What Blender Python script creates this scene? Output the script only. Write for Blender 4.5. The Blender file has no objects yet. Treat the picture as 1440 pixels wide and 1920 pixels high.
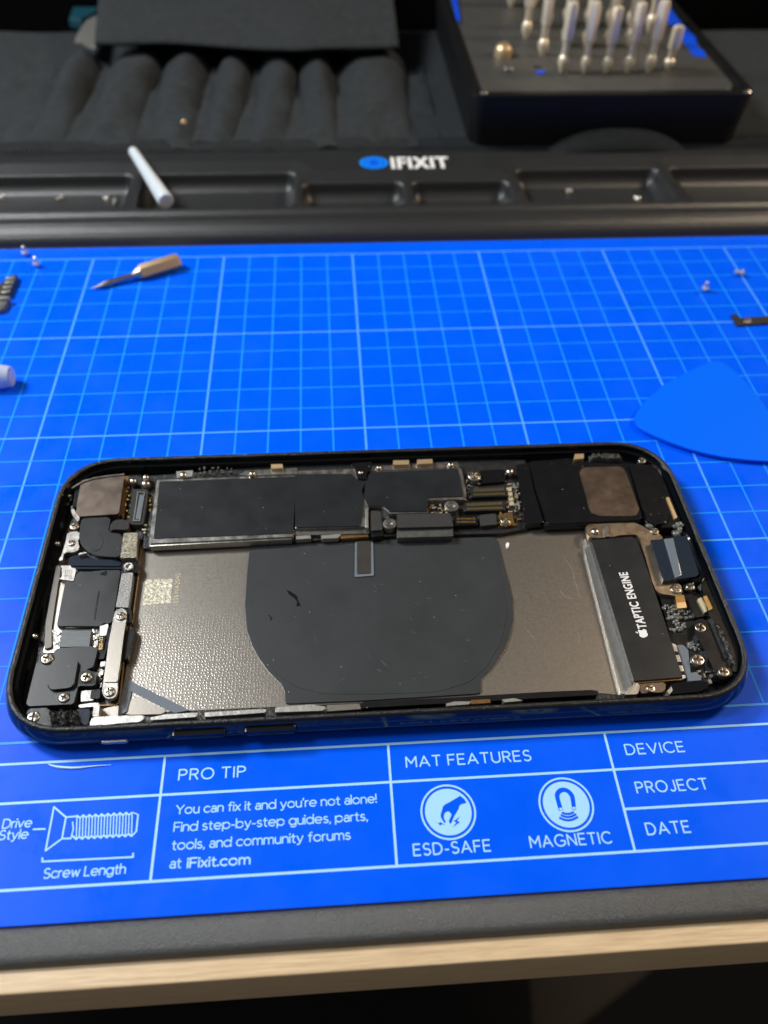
import bpy, bmesh, math, random
import numpy as np
from mathutils import Vector, Matrix
random.seed(7); rng = np.random.default_rng(7)
S = bpy.context.scene
col = S.collection
# ------------------------------------------------------------------ camera (unit = one grid square of the mat, about 8 mm)
CF = 1513.08229
CR = np.array([2.42388556, -7.06209048e-02, 5.24424515e-02]); CT = np.array([-11.22456, -9.78786948, 31.205211])
def rod(r):
    t = np.linalg.norm(r); k = r/t; K = np.array([[0,-k[2],k[1]],[k[2],0,-k[0]],[-k[1],k[0],0]])
    return np.eye(3)+math.sin(t)*K+(1-math.cos(t))*K@K
RM = rod(CR); CC = -RM.T@CT
cam = bpy.data.cameras.new("camera"); camo = bpy.data.objects.new("camera", cam); col.objects.link(camo)
M4 = RM.T@np.diag([1,-1,-1])
camo.matrix_world = Matrix([list(M4[i])+[CC[i]] for i in range(3)]+[[0,0,0,1]])
cam.sensor_fit = 'HORIZONTAL'; cam.sensor_width = 36; cam.lens = CF/1440*36
cam.clip_start = .5; cam.clip_end = 400
cam.dof.use_dof = True; cam.dof.focus_distance = 19.6; cam.dof.aperture_fstop = .15
S.camera = camo
# ------------------------------------------------------------------ world and lamps
W = bpy.data.worlds.new("World"); S.world = W; W.use_nodes = True
nt = W.node_tree; bg = nt.nodes['Background']
tc = nt.nodes.new('ShaderNodeTexCoord'); sx = nt.nodes.new('ShaderNodeSeparateXYZ'); mr = nt.nodes.new('ShaderNodeMapRange')
rampw = nt.nodes.new('ShaderNodeValToRGB')
nt.links.new(tc.outputs['Generated'], sx.inputs[0]); nt.links.new(sx.outputs['X'], mr.inputs[0])
mr.inputs[1].default_value = -1; mr.inputs[2].default_value = 1
rampw.color_ramp.elements[0].color = (.13,.155,.17,1); rampw.color_ramp.elements[0].position = .2
rampw.color_ramp.elements[1].color = (.15,.115,.085,1); rampw.color_ramp.elements[1].position = .75
nt.links.new(mr.outputs[0], rampw.inputs[0]); nt.links.new(rampw.outputs[0], bg.inputs[0]); bg.inputs[1].default_value = 1.0
def area(name, loc, target, size, power, color, sy=None):
    l = bpy.data.lights.new(name, 'AREA'); l.energy = power; l.color = color; l.size = size
    if sy: l.shape = 'RECTANGLE'; l.size_y = sy
    o = bpy.data.objects.new(name, l); col.objects.link(o); o.location = loc
    o.rotation_euler = (Vector(target)-Vector(loc)).to_track_quat('-Z','Y').to_euler(); return o
area('key_lamp', (-45, 20, 62), (8,-14,0), 20, 98000, (.95,.98,1))
area('ceiling_lamp', (82, 14, 62), (12,-10,0), 18, 50000, (1,.80,.58))
area('soft_lamp', (-36,-12,60), (4,-18,0), 18, 20000, (.93,.97,1))
S.view_settings.view_transform = 'Standard'; S.view_settings.look = 'None'
S.view_settings.exposure = 0; S.view_settings.gamma = 1
S.render.engine = 'CYCLES'
S.cycles.use_denoising = True; S.cycles.max_bounces = 8; S.cycles.sample_clamp_indirect = 6
try: S.cycles.denoiser = 'OPENIMAGEDENOISE'
except Exception: pass
# ------------------------------------------------------------------ photo pixel -> point on a level plane at height z
def P(u, v, z=0.):
    d = RM.T@np.array([(u-720)/CF, (v-960)/CF, 1.]); s = (z-CC[2])/d[2]; q = CC+s*d; return (q[0], q[1])
def PY(u, v, y):
    d = RM.T@np.array([(u-720)/CF, (v-960)/CF, 1.]); s = (y-CC[1])/d[1]; q = CC+s*d; return (q[0], q[2])
ZM = {0:(0,0,1), 1:(0,840,3), 2:(440,820,3), 3:(840,820,2.4828), 4:(0,1340,2), 5:(440,980,2.5714), 6:(40,1000,4.5), 7:(100,860,6),
      8:(1060,960,4), 9:(720,1340,2), 10:(0,440,3), 11:(1100,460,4.2353), 12:(0,1380,4), 13:(720,0,4), 14:(1080,0,4), 15:(0,0,3.6), 16:(790,1470,14.4), 17:(1010,1460,14.4), 18:(860,860,9.6), 19:(1180,1080,6.5455), 20:(0,500,8.35)}
def Z(m, pts, z):
    ox, oy, s = ZM[m]; return [P(ox+x/s, oy+y/s, z) for x, y in pts]
def Z1(m, x, y, z): return Z(m, [(x,y)], z)[0]
# ------------------------------------------------------------------ materials
def mat(name, color, rough=.5, metal=0., spec=.5, var=0., vscale=3., bump=0., bscale=20., dust=0., dscale=9., emit=None, coat=0., stretch=None, rvar=0., trans=0., sss=0.):
    m = bpy.data.materials.new(name); m.use_nodes = True; n = m.node_tree; b = n.nodes['Principled BSDF']; L = n.links
    b.inputs['Base Color'].default_value = (*color,1); b.inputs['Roughness'].default_value = rough; b.inputs['Metallic'].default_value = metal
    b.inputs['Specular IOR Level'].default_value = spec
    if coat: b.inputs['Coat Weight'].default_value = coat; b.inputs['Coat Roughness'].default_value = .08
    if trans: b.inputs['Transmission Weight'].default_value = trans
    if sss: b.inputs['Subsurface Weight'].default_value = sss; b.inputs['Subsurface Radius'].default_value = (.3,.3,.3)
    t = n.nodes.new('ShaderNodeTexCoord'); mp = n.nodes.new('ShaderNodeMapping'); L.new(t.outputs['Object'], mp.inputs[0])
    if stretch: mp.inputs['Scale'].default_value = stretch
    cur = None
    if var or rvar:
        no = n.nodes.new('ShaderNodeTexNoise'); no.inputs['Scale'].default_value = vscale; no.inputs['Detail'].default_value = 6; no.inputs['Roughness'].default_value = .65
        L.new(mp.outputs[0], no.inputs[0])
        if var:
            r = n.nodes.new('ShaderNodeValToRGB'); L.new(no.outputs[0], r.inputs[0])
            r.color_ramp.elements[0].position = .3; r.color_ramp.elements[1].position = .72
            r.color_ramp.elements[0].color = (*[c*(1-var) for c in color],1); r.color_ramp.elements[1].color = (*[min(1,c*(1+var)) for c in color],1)
            cur = r.outputs[0]; L.new(cur, b.inputs['Base Color'])
        if rvar:
            q = n.nodes.new('ShaderNodeMapRange'); L.new(no.outputs[0], q.inputs[0]); q.inputs[1].default_value = .3; q.inputs[2].default_value = .7
            q.inputs[3].default_value = max(.03,rough-rvar); q.inputs[4].default_value = min(1,rough+rvar); L.new(q.outputs[0], b.inputs['Roughness'])
    if dust:
        vo = n.nodes.new('ShaderNodeTexVoronoi'); vo.inputs['Scale'].default_value = dscale; L.new(mp.outputs[0], vo.inputs[0])
        lt = n.nodes.new('ShaderNodeMath'); lt.operation = 'LESS_THAN'; lt.inputs[1].default_value = .09; L.new(vo.outputs['Distance'], lt.inputs[0])
        sp = n.nodes.new('ShaderNodeSeparateColor'); L.new(vo.outputs['Color'], sp.inputs[0])
        gt = n.nodes.new('ShaderNodeMath'); gt.operation = 'LESS_THAN'; gt.inputs[1].default_value = dust; L.new(sp.outputs[0], gt.inputs[0])
        mu = n.nodes.new('ShaderNodeMath'); mu.operation = 'MULTIPLY'; L.new(lt.outputs[0], mu.inputs[0]); L.new(gt.outputs[0], mu.inputs[1])
        mx = n.nodes.new('ShaderNodeMix'); mx.data_type = 'RGBA'; L.new(mu.outputs[0], mx.inputs[0])
        if cur: L.new(cur, mx.inputs[6])
        else: mx.inputs[6].default_value = (*color,1)
        mx.inputs[7].default_value = (.45,.43,.40,1); L.new(mx.outputs[2], b.inputs['Base Color'])
    if bump:
        nb = n.nodes.new('ShaderNodeTexNoise'); nb.inputs['Scale'].default_value = bscale; nb.inputs['Detail'].default_value = 4; L.new(mp.outputs[0], nb.inputs[0])
        bu = n.nodes.new('ShaderNodeBump'); bu.inputs['Strength'].default_value = bump; bu.inputs['Distance'].default_value = .05
        L.new(nb.outputs[0], bu.inputs['Height']); L.new(bu.outputs[0], b.inputs['Normal'])
    return m
M = {}
M['blue'] = mat('mat_blue', (.0,.100,.93), .34, spec=.10, var=.04, vscale=.6, rvar=.16, bump=.02, bscale=2.)
M['print'] = mat('print_pale_blue', (.36,.68,.98), .45, spec=.2)
M['printbold'] = mat('print_bold_grid', (.09,.38,.98), .45, spec=.1)
M['printthin'] = mat('print_grid_blue', (.015,.30,.98), .45, spec=.08)
M['tray'] = mat('tray_black', (.021,.022,.023), .34, spec=.65, var=.15, vscale=14, bump=.35, bscale=26, rvar=.08)
M['strip'] = mat('strip_black', (.052,.055,.057), .42, spec=.7, var=.3, vscale=14, bump=.5, bscale=40, rvar=.12, stretch=(1,.7,1))
M['cloth'] = mat('cloth_black', (.027,.031,.034), .9, spec=.2, var=.25, vscale=2.5, bump=.6, bscale=30)
M['film'] = mat('film_black', (.014,.016,.018), .36, spec=.45, var=.08, vscale=1.4, rvar=.05, bump=.10, bscale=1.2, dust=.07, dscale=9)
M['pad'] = mat('pad_black', (.026,.030,.033), (.48), spec=.42, var=.06, vscale=1.0, rvar=.05, bump=.08, bscale=1.3, dust=.045, dscale=8)
M['plastic'] = mat('plastic_black', (.008,.008,.009), .24, spec=.55, bump=.10, bscale=2.2, rvar=.05, vscale=2, dust=.09, dscale=9)
M['rough_black'] = mat('foam_black', (.03,.03,.03), .8, spec=.5, var=.7, vscale=40, bump=.8, bscale=45)
M['gloss'] = mat('gloss_black', (.004,.005,.007), .12, spec=.5)
M['glue'] = mat('glue_black', (.013,.014,.015), .30, spec=.5, bump=.5, bscale=26, dust=.3, dscale=13)
M['plate'] = mat('plate_metal', (.45,.41,.36), .33, .9, var=.06, vscale=20, bump=.03, bscale=34, rvar=.03, dust=.12, dscale=11)
M['bronze'] = mat('bronze_metal', (.24,.19,.155), .34, .92, var=.04, vscale=3, rvar=.05, bump=.03, bscale=8)
M['scratched'] = mat('scratched_metal', (.21,.155,.12), .36, .85, var=.06, vscale=2, rvar=.08, bump=.05, bscale=14, dust=.30, dscale=16)
M['silver'] = mat('silver_metal', (.42,.40,.37), .36, .95, var=.15, vscale=5, rvar=.1, bump=.08, bscale=10)
M['bright'] = mat('bright_metal', (.48,.465,.43), .40, .8, var=.12, vscale=4, bump=.2, bscale=8)
M['steel'] = mat('screw_steel', (.50,.45,.38), .30, 1., bump=.05, bscale=20)
M['bitsteel'] = mat('bit_steel', (.97,.86,.66), .42, .55)
M['bitbrass'] = mat('bit_brass', (.95,.84,.64), .42, .55)
M['gold'] = mat('gold_metal', (.52,.34,.13), .36, .95, var=.2, vscale=8)
M['brass'] = mat('brass_anodised', (.80,.58,.34), .42, .8, var=.06, vscale=5)
M['copper'] = mat('copper_edge', (.30,.17,.07), .35, .7, var=.3, vscale=8)
M['mesh'] = mat('mesh_grey', (.36,.36,.35), .5, .6, var=.7, vscale=26, bump=.8, bscale=30)
M['foamgold'] = mat('conductive_foam', (.36,.33,.26), .42, .7, var=.95, vscale=22, bump=1., bscale=26)
M['chip'] = mat('chip_grey', (.10,.11,.115), .5, .3, var=.3, vscale=25, stretch=(.15,3,1))
M['etched'] = mat('etched_gold', (.46,.43,.34), .5, .6, var=.6, vscale=13, bump=.3, bscale=15)
M['lettergold'] = mat('letter_gold', (.50,.45,.31), .5, .3)
M['board'] = mat('board_dark', (.016,.017,.018), .4, spec=.5, var=.5, vscale=6, bump=.5, bscale=9, dust=.1, dscale=6)
M['navy'] = mat('tape_navy', (.018,.026,.040), .18, spec=.6, coat=.3, bump=.08, bscale=3)
M['tape'] = mat('tape_grey', (.15,.175,.21), .22, spec=.6, coat=.3)
M['gel'] = mat('clear_gel', (.12,.125,.115), .2, spec=.6, var=.5, vscale=6, bump=.4, bscale=9)
M['white'] = mat('white_label', (.80,.80,.80), .5)
M['ink'] = mat('white_ink', (.78,.78,.78), .5)
M['fibre'] = mat('fibre_pale', (.50,.80,1.), .6, spec=.1)
M['screwbright'] = mat('screw_bright', (.74,.71,.64), .34, .65)
M['milky'] = mat('milky_plastic', (.62,.68,.72), .30, spec=.5, sss=.4, bump=.04, bscale=4)
M['cap'] = mat('cap_plastic', (.66,.74,.84), .2, spec=.5, sss=.25, trans=.35)
M['pick'] = mat('pick_blue', (.0,.135,.95), .42, spec=.08)
M['case'] = mat('case_black', (.007,.0075,.008), .42, spec=.22)
M['insert'] = mat('insert_grey', (.050,.050,.048), .5, spec=.5, var=.1, vscale=1.5, bump=.2, bscale=10)
M['logoblue'] = mat('logo_blue', (.0,.22,.85), .45)
M['stripe'] = mat('stripe_blue', (.0,.07,.70), .45)
M['teal'] = mat('handle_teal', (.005,.05,.07), .4)
M['graymetal'] = mat('dark_steel', (.20,.20,.19), .4, .8, var=.3, vscale=5)
M['gripmetal'] = mat('grip_metal', (.40,.40,.36), .38, .7, var=.2, vscale=6)
M['pin'] = mat('pin_gold', (.26,.20,.10), .4, .8)
M['darkmetal'] = mat('dark_bracket', (.11,.10,.09), .4, .8, var=.1)
M['tan'] = mat('tan_bracket', (.50,.39,.28), .32, .9, var=.08, vscale=3, rvar=.08)
M['olive'] = mat('flex_dark', (.025,.024,.02), .45)
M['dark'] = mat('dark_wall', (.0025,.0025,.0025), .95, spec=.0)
M['floor'] = mat('floor_brown', (.020,.011,.006), .6, var=.3, vscale=.3)
M['floor_shade'] = mat('floor_shade_black', (.003,.003,.004), .9)  # near-black colour standing in for shade on the brown floor
def wood():
    m = bpy.data.materials.new('wood_oak'); m.use_nodes = True; n = m.node_tree; L = n.links; b = n.nodes['Principled BSDF']
    t = n.nodes.new('ShaderNodeTexCoord'); mp = n.nodes.new('ShaderNodeMapping'); mp.inputs['Scale'].default_value = (.30,6.5,6.5); L.new(t.outputs['Object'], mp.inputs[0])
    no = n.nodes.new('ShaderNodeTexNoise'); no.inputs['Scale'].default_value = 2.4; no.inputs['Detail'].default_value = 9; no.inputs['Roughness'].default_value = .7; L.new(mp.outputs[0], no.inputs[0])
    r = n.nodes.new('ShaderNodeValToRGB'); L.new(no.outputs[0], r.inputs[0])
    r.color_ramp.elements[0].position = .3; r.color_ramp.elements[0].color = (.46,.32,.18,1); r.color_ramp.elements[1].position = .7; r.color_ramp.elements[1].color = (.74,.57,.36,1)
    L.new(r.outputs[0], b.inputs['Base Color']); b.inputs['Roughness'].default_value = .38
    bu = n.nodes.new('ShaderNodeBump'); bu.inputs['Strength'].default_value = .25; bu.inputs['Distance'].default_value = .04; L.new(no.outputs[0], bu.inputs['Height']); L.new(bu.outputs[0], b.inputs['Normal'])
    return m
M['wood'] = wood()
def ribcloth():
    m = M['cloth'].copy(); m.name = 'ribbed_cloth'; n = m.node_tree; L = n.links; b = n.nodes['Principled BSDF']
    t = n.nodes.new('ShaderNodeTexCoord'); w = n.nodes.new('ShaderNodeTexWave'); w.inputs['Scale'].default_value = 1.7; w.inputs['Distortion'].default_value = 1.2; L.new(t.outputs['Object'], w.inputs[0])
    bu = n.nodes.new('ShaderNodeBump'); bu.inputs['Strength'].default_value = 1.; bu.inputs['Distance'].default_value = .16; L.new(w.outputs['Fac'], bu.inputs['Height']); L.new(bu.outputs[0], b.inputs['Normal'])
    return m
M['rib'] = ribcloth()
def dotplate():
    m = M['plate'].copy(); m.name = 'dimpled_plate'; n = m.node_tree; L = n.links; b = n.nodes['Principled BSDF']
    old = [x for x in n.nodes if x.bl_idname == 'ShaderNodeBump'][0]
    t = n.nodes.new('ShaderNodeTexCoord'); v = n.nodes.new('ShaderNodeTexVoronoi'); v.voronoi_dimensions = '2D'; v.inputs['Scale'].default_value = 12.; v.inputs['Randomness'].default_value = .55; L.new(t.outputs['Object'], v.inputs[0])
    q = n.nodes.new('ShaderNodeMapRange'); L.new(v.outputs['Distance'], q.inputs[0]); q.inputs[1].default_value = .1; q.inputs[2].default_value = .3; q.inputs[3].default_value = 1; q.inputs[4].default_value = 0
    s = n.nodes.new('ShaderNodeSeparateXYZ'); L.new(t.outputs['Object'], s.inputs[0])     # dimples only on the patch left of the coil pad
    a = n.nodes.new('ShaderNodeMapRange'); L.new(s.outputs['Y'], a.inputs[0]); a.inputs[1].default_value = -16.3; a.inputs[2].default_value = -18.2
    a2 = n.nodes.new('ShaderNodeMapRange'); L.new(s.outputs['X'], a2.inputs[0]); a2.inputs[1].default_value = 8.5; a2.inputs[2].default_value = 6.
    m1 = n.nodes.new('ShaderNodeMath'); m1.operation = 'MULTIPLY'; L.new(q.outputs[0], m1.inputs[0]); L.new(a.outputs[0], m1.inputs[1])
    m2 = n.nodes.new('ShaderNodeMath'); m2.operation = 'MULTIPLY'; L.new(m1.outputs[0], m2.inputs[0]); L.new(a2.outputs[0], m2.inputs[1])
    mx = n.nodes.new('ShaderNodeMix'); mx.data_type = 'RGBA'; src = b.inputs['Base Color'].links[0].from_socket
    mh = n.nodes.new('ShaderNodeMath'); mh.operation = 'MULTIPLY'; mh.inputs[1].default_value = .07; L.new(m2.outputs[0], mh.inputs[0]); L.new(mh.outputs[0], mx.inputs[0])
    L.new(src, mx.inputs[6]); mx.inputs[7].default_value = (.80,.78,.72,1); L.new(mx.outputs[2], b.inputs['Base Color'])
    bu = n.nodes.new('ShaderNodeBump'); bu.inputs['Strength'].default_value = .22; bu.inputs['Distance'].default_value = .015
    L.new(m2.outputs[0], bu.inputs['Height']); L.new(old.outputs[0], bu.inputs['Normal']); L.new(bu.outputs[0], b.inputs['Normal'])
    return m
M['dots'] = dotplate()
# ------------------------------------------------------------------ object helpers
def link(name, me, m, parent=None):
    o = bpy.data.objects.new(name, me); col.objects.link(o)
    if m: me.materials.append(M[m] if isinstance(m, str) else m)
    if parent: o.parent = parent
    return o
def obj(name, bm, m, parent=None, smooth=35, flip=False):
    bmesh.ops.recalc_face_normals(bm, faces=bm.faces[:])
    if smooth:
        th = math.radians(smooth)
        for f in bm.faces: f.smooth = len(f.verts) <= 4 and not (abs(f.normal.z) > .9995 and len(bm.faces) < 400)
        for e in bm.edges:
            if len(e.link_faces) == 2 and e.calc_face_angle(0) > th: e.smooth = False
    me = bpy.data.meshes.new(name); bm.to_mesh(me); bm.free(); return link(name, me, m, parent)
def tag(o, label, cat=None, group=None, kind=None):
    o['label'] = label
    if cat: o['category'] = cat
    if group: o['group'] = group
    if kind: o['kind'] = kind
    return o
def empty(name, loc=(0,0,0)):
    o = bpy.data.objects.new(name, None); col.objects.link(o); o.location = loc; o.empty_display_size = .2; return o
def roundpoly(pts, r, n=5):
    out = []; N = len(pts)
    for i in range(N):
        a, b, c = Vector(pts[i-1]), Vector(pts[i]), Vector(pts[(i+1)%N])
        u, v = (a-b), (c-b); lu, lv = u.length, v.length
        if lu < 1e-6 or lv < 1e-6: continue
        d = min(r, lu*.45, lv*.45); p, q = b+u/lu*d, b+v/lv*d
        for k in range(n+1):
            t = k/n; out.append(tuple((1-t)**2*p+2*t*(1-t)*b+t*t*q))
    return out
def prism(bm, pts, z0, z1, bev=.02, r=0., seg=2):
    pts = [tuple(p) for p in pts]
    if sum(a[0]*b[1]-b[0]*a[1] for a, b in zip(pts, pts[1:]+pts[:1])) < 0: pts = pts[::-1]
    if r: pts = roundpoly(pts, r)
    lo = [bm.verts.new((x,y,z0)) for x, y in pts]; hi = [bm.verts.new((x,y,z1)) for x, y in pts]
    N = len(pts); bm.faces.new(lo[::-1]); top = bm.faces.new(hi)
    for i in range(N): bm.faces.new((lo[i], lo[(i+1)%N], hi[(i+1)%N], hi[i]))
    if bev:
        bmesh.ops.bevel(bm, geom=top.edges[:], offset=bev, segments=seg, affect='EDGES', clamp_overlap=True, profile=.5)
    return bm
def sheet(bm, pts, z):
    pts = [tuple(p) for p in pts]
    if sum(a[0]*b[1]-b[0]*a[1] for a, b in zip(pts, pts[1:]+pts[:1])) < 0: pts = pts[::-1]
    bm.faces.new([bm.verts.new((x,y,z)) for x, y in pts])
def slab(name, m, parent, zm, pts, z0, z1, bev=.02, r=.04, label=None):
    o = obj(name, prism(bmesh.new(), Z(zm, pts, z1), z0, z1, bev, r), m, parent)
    if label: o['label'] = label
    return o
def box(bm, c, s, rot=0., bev=0.):
    x, y, z = c; a, b, h = s; ca, sa = math.cos(rot), math.sin(rot)
    pts = [(x+i*a/2*ca-j*b/2*sa, y+i*a/2*sa+j*b/2*ca) for i, j in ((-1,-1),(1,-1),(1,1),(-1,1))]
    prism(bm, pts, z, z+h, bev)
def tube(bm, path, r, n=8, caps=True):
    rings = []
    for i, p in enumerate(path):
        p = Vector(p); d = (Vector(path[min(i+1,len(path)-1)])-Vector(path[max(i-1,0)])).normalized()
        u = d.orthogonal().normalized() if abs(d.z) > .9 else d.cross(Vector((0,0,1))).normalized(); w = d.cross(u)
        rr = r[i] if isinstance(r, (list,tuple)) else r
        rings.append([bm.verts.new(p+(u*math.cos(2*math.pi*k/n)+w*math.sin(2*math.pi*k/n))*rr) for k in range(n)])
    for a, b in zip(rings, rings[1:]):
        for k in range(n): bm.faces.new((a[k], a[(k+1)%n], b[(k+1)%n], b[k]))
    if caps: bm.faces.new(rings[0][::-1]); bm.faces.new(rings[-1])
    return bm
def lathe(bm, prof, n=24, origin=(0,0,0), hexa=None):
    rings = []
    for i, (r, z) in enumerate(prof):
        nn = n; rings.append([bm.verts.new((origin[0]+r*math.cos(2*math.pi*k/nn), origin[1]+r*math.sin(2*math.pi*k/nn), origin[2]+z)) for k in range(nn)])
    for a, b in zip(rings, rings[1:]):
        for k in range(n): bm.faces.new((a[k], a[(k+1)%n], b[(k+1)%n], b[k]))
    bm.faces.new(rings[0][::-1]); bm.faces.new(rings[-1]); return bm
def stroke(bm, pts, w, z, closed=False):
    n = len(pts); P2 = [Vector(p) for p in pts]
    for i in range(n if closed else n-1):
        a, b = P2[i], P2[(i+1)%n]; d = (b-a).normalized(); q = Vector((-d.y,d.x))*w/2; e = d*w*.3
        vs = [a-q-e, b-q+e, b+q+e, a+q-e]
        bm.faces.new([bm.verts.new((v.x,v.y,z+.00005*(i%7))) for v in vs])
def heightfield(xs, ys, f, thick=None):
    bm = bmesh.new(); G = [[bm.verts.new((x,y,f(x,y))) for x in xs] for y in ys]
    for j in range(len(ys)-1):
        for i in range(len(xs)-1): bm.faces.new((G[j][i], G[j][i+1], G[j+1][i+1], G[j+1][i]))
    return bm
def hf_np(name, xs, ys, Zv, m, parent=None, thick=0.):
    nx, ny = len(xs), len(ys); X, Y = np.meshgrid(xs, ys); V = np.stack([X,Y,Zv], -1).reshape(-1,3)
    idx = np.arange(nx*ny).reshape(ny,nx); F = np.stack([idx[:-1,:-1],idx[:-1,1:],idx[1:,1:],idx[1:,:-1]],-1).reshape(-1,4).tolist()
    V = V.tolist()
    if thick:
        b = idx; ring = list(b[0,:])+list(b[1:,-1])+list(b[-1,-2::-1])+list(b[-2:0:-1,0]); s = len(V)
        V += [(V[i][0],V[i][1],V[i][2]-thick) for i in ring]; n = len(ring)
        F += [[int(ring[k]), s+k, s+(k+1)%n, int(ring[(k+1)%n])] for k in range(n)]
    me = bpy.data.meshes.new(name); me.from_pydata(V, [], F); me.polygons.foreach_set('use_smooth', [True]*len(F)); me.update()
    return link(name, me, m, parent)
def text_mesh(body, spacing=1., bold=0., shear=0.):
    c = bpy.data.curves.new('lettering', 'FONT'); c.body = body; c.size = 1; c.space_character = spacing; c.offset = bold; c.shear = shear; c.fill_mode = 'FRONT' if hasattr(c,'fill_mode') else c.fill_mode
    o = bpy.data.objects.new('lettering', c); col.objects.link(o); bpy.context.view_layer.update()
    dg = bpy.context.evaluated_depsgraph_get(); me = bpy.data.meshes.new_from_object(o.evaluated_get(dg))
    bpy.data.objects.remove(o); bpy.data.curves.remove(c); return me
def write(bm, body, a, b, cap, z, spacing=1., bold=0., level=False, shear=0.):
    """lettering with its baseline from a to b and capitals `cap` high, lying flat at height z; bold adds shifted layers"""
    me = text_mesh(body, spacing, 0, shear); v = np.array([q.co[:] for q in me.vertices]); x0, x1 = v[:,0].min(), v[:,0].max()
    a, b = Vector(a), Vector(b)
    if level: a.y = b.y = (a.y+b.y)/2
    d = (b-a); n = Vector((-d.y,d.x)).normalized(); ky = cap/.727; dn = d.normalized(); w = bold*cap
    for L, (ox, oy) in enumerate([(0,0)] if not bold else [(-w,-w),(w,-w),(w,w),(-w,w)]):
        vs = [bm.verts.new((*(a+d*((q[0]-x0)/(x1-x0))+dn*ox+n*(q[1]*ky+oy)), z+.0004*L)) for q in v]
        for p in me.polygons:
            try: bm.faces.new([vs[i] for i in p.vertices])
            except ValueError: pass
    bpy.data.meshes.remove(me)
def disc(c, r, n=40, ry=None): return [(c[0]+r*math.cos(2*math.pi*k/n), c[1]+(ry or r)*math.sin(2*math.pi*k/n)) for k in range(n)]
def ringflat(bm, c, r0, r1, z, n=48):
    A = [bm.verts.new((*p,z)) for p in disc(c,r0,n)]; B = [bm.verts.new((*p,z)) for p in disc(c,r1,n)]
    for k in range(n): bm.faces.new((A[k],B[k],B[(k+1)%n],A[(k+1)%n]))
# ================================================================== SETTING
bm = bmesh.new(); sheet(bm, [(-90,-90),(120,-90),(120,60),(-90,60)], -92); o = obj('floor', bm, 'floor'); o['kind'] = 'structure'
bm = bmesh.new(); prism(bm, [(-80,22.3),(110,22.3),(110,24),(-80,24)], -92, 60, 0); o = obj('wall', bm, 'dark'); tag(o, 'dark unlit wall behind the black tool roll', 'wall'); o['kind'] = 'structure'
bm = bmesh.new(); prism(bm, [P(1260,1790,-91.5),P(1085,1925,-91.5),P(1100,2300,-91.5),P(1900,2300,-91.5),P(1900,1600,-91.5),P(1300,1600,-91.5)], -91.99, -91.5, 0); o = obj('floor_shade', bm, 'floor_shade'); tag(o, 'dark painted shade on the floor below the right part of the desk', 'floor_shade')  # added dark slab painting shade on the floor, right of the brown gap
bm = bmesh.new(); prism(bm, [P(985,1720,-91.5),P(1000,1925,-91.5),P(900,2300,-91.5),P(-700,2300,-91.5),P(-700,1720,-91.5)], -91.99, -91.5, 0); o = obj('floor_shade', bm, 'floor_shade'); tag(o, 'dark painted shade on the floor below the left part of the desk', 'floor_shade')  # same painted floor shade, left of the brown gap
desk = empty('desk', (9,0,-1.95)); tag(desk, 'light oak wooden desk with a straight front edge under the black tray', 'desk')
def child(o, p):
    o.parent = p; o.matrix_parent_inverse = Matrix.Translation(-Vector(p.location)); return o
DE = -25.0
bm = bmesh.new(); prism(bm, [(-40,DE),(60,DE),(60,22.2),(-40,22.2)], -1.95, -.125, .045, seg=3); child(obj('desktop', bm, 'wood'), desk)
# ================================================================== TRAY (rear compartments + front strip) and MAT
tray = empty('tray', (9,0,-.05)); tag(tray, 'long black plastic tray with rounded compartments holding the blue mat', 'tray')
xs = np.arange(-12, 40.01, .06); ys = np.concatenate([np.arange(.80,7.9,.03)])
X, Y = np.meshgrid(xs, ys)
prof_y = [.80,.86,.90,1.0,1.15,1.35,1.6,1.8,1.95,2.08,2.18,2.32,6.9,7.4,7.9]; prof_z = [-.05,0,.16,.31,.44,.55,.62,.63,.615,.66,.715,.74,.75,.62,.5]
base = np.interp(Y, prof_y, prof_z)
pockets = [(-11.5, P(247,335,.6)[0], 2.38, 5.60, 0), (P(270,335,.6)[0], P(553,335,.6)[0], 2.38, 5.60, 0),
           (P(567,352,.6)[0], P(757,352,.6)[0], 2.38, 4.62, 0), (P(773,352,.6)[0], P(957,352,.6)[0], 2.38, 4.62, 0),
           (P(968,325,.6)[0], P(1237,325,.6)[0], 2.38, 5.60, 0), (P(1259,325,.6)[0], 39., 2.38, 5.60, 0)]
Zt = base.copy()
for x0, x1, y0, y1, _ in pockets:
    r = .42; cx, cy, hx, hy = (x0+x1)/2, (y0+y1)/2, (x1-x0)/2, (y1-y0)/2
    qx, qy = np.abs(X-cx)-hx+r, np.abs(Y-cy)-hy+r
    sd = np.hypot(np.maximum(qx,0), np.maximum(qy,0))+np.minimum(np.maximum(qx,qy),0)-r
    # chamfered rim outside, steep wall, filleted floor inside
    rimz = base-.15*np.clip(1-sd/.8, 0, 1)*(Y > (y0+y1)/2)
    d = -sd
    wallz = .59-np.where(d < .10, d/.10*.40, .40+.30*(1-(1-np.clip((d-.10)/.42,0,1))**2.4))
    Zt = np.where(sd > 0, np.where(sd < .8, np.minimum(Zt, rimz), Zt), wallz)
child(hf_np('compartment_rail', xs, ys, Zt, 'tray', None), tray)
# front strip with a rounded lip, and the tray's floor under the mat
py = [-24.58,-24.575,-24.55,-24.50,-24.40,-24.1,-23.94,-23.90,-23.885,-23.88]; pz = [-.12,-.06,.02,.07,.09,.10,.085,.05,-.02,-.05]
xs2 = np.arange(-12, 40.01, .5); X2, Y2 = np.meshgrid(xs2, np.array(py))
V2 = np.repeat(np.array(pz)[:,None], len(xs2), 1)
child(hf_np('front_strip', xs2, np.array(py), V2, 'strip', None), tray)
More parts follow.
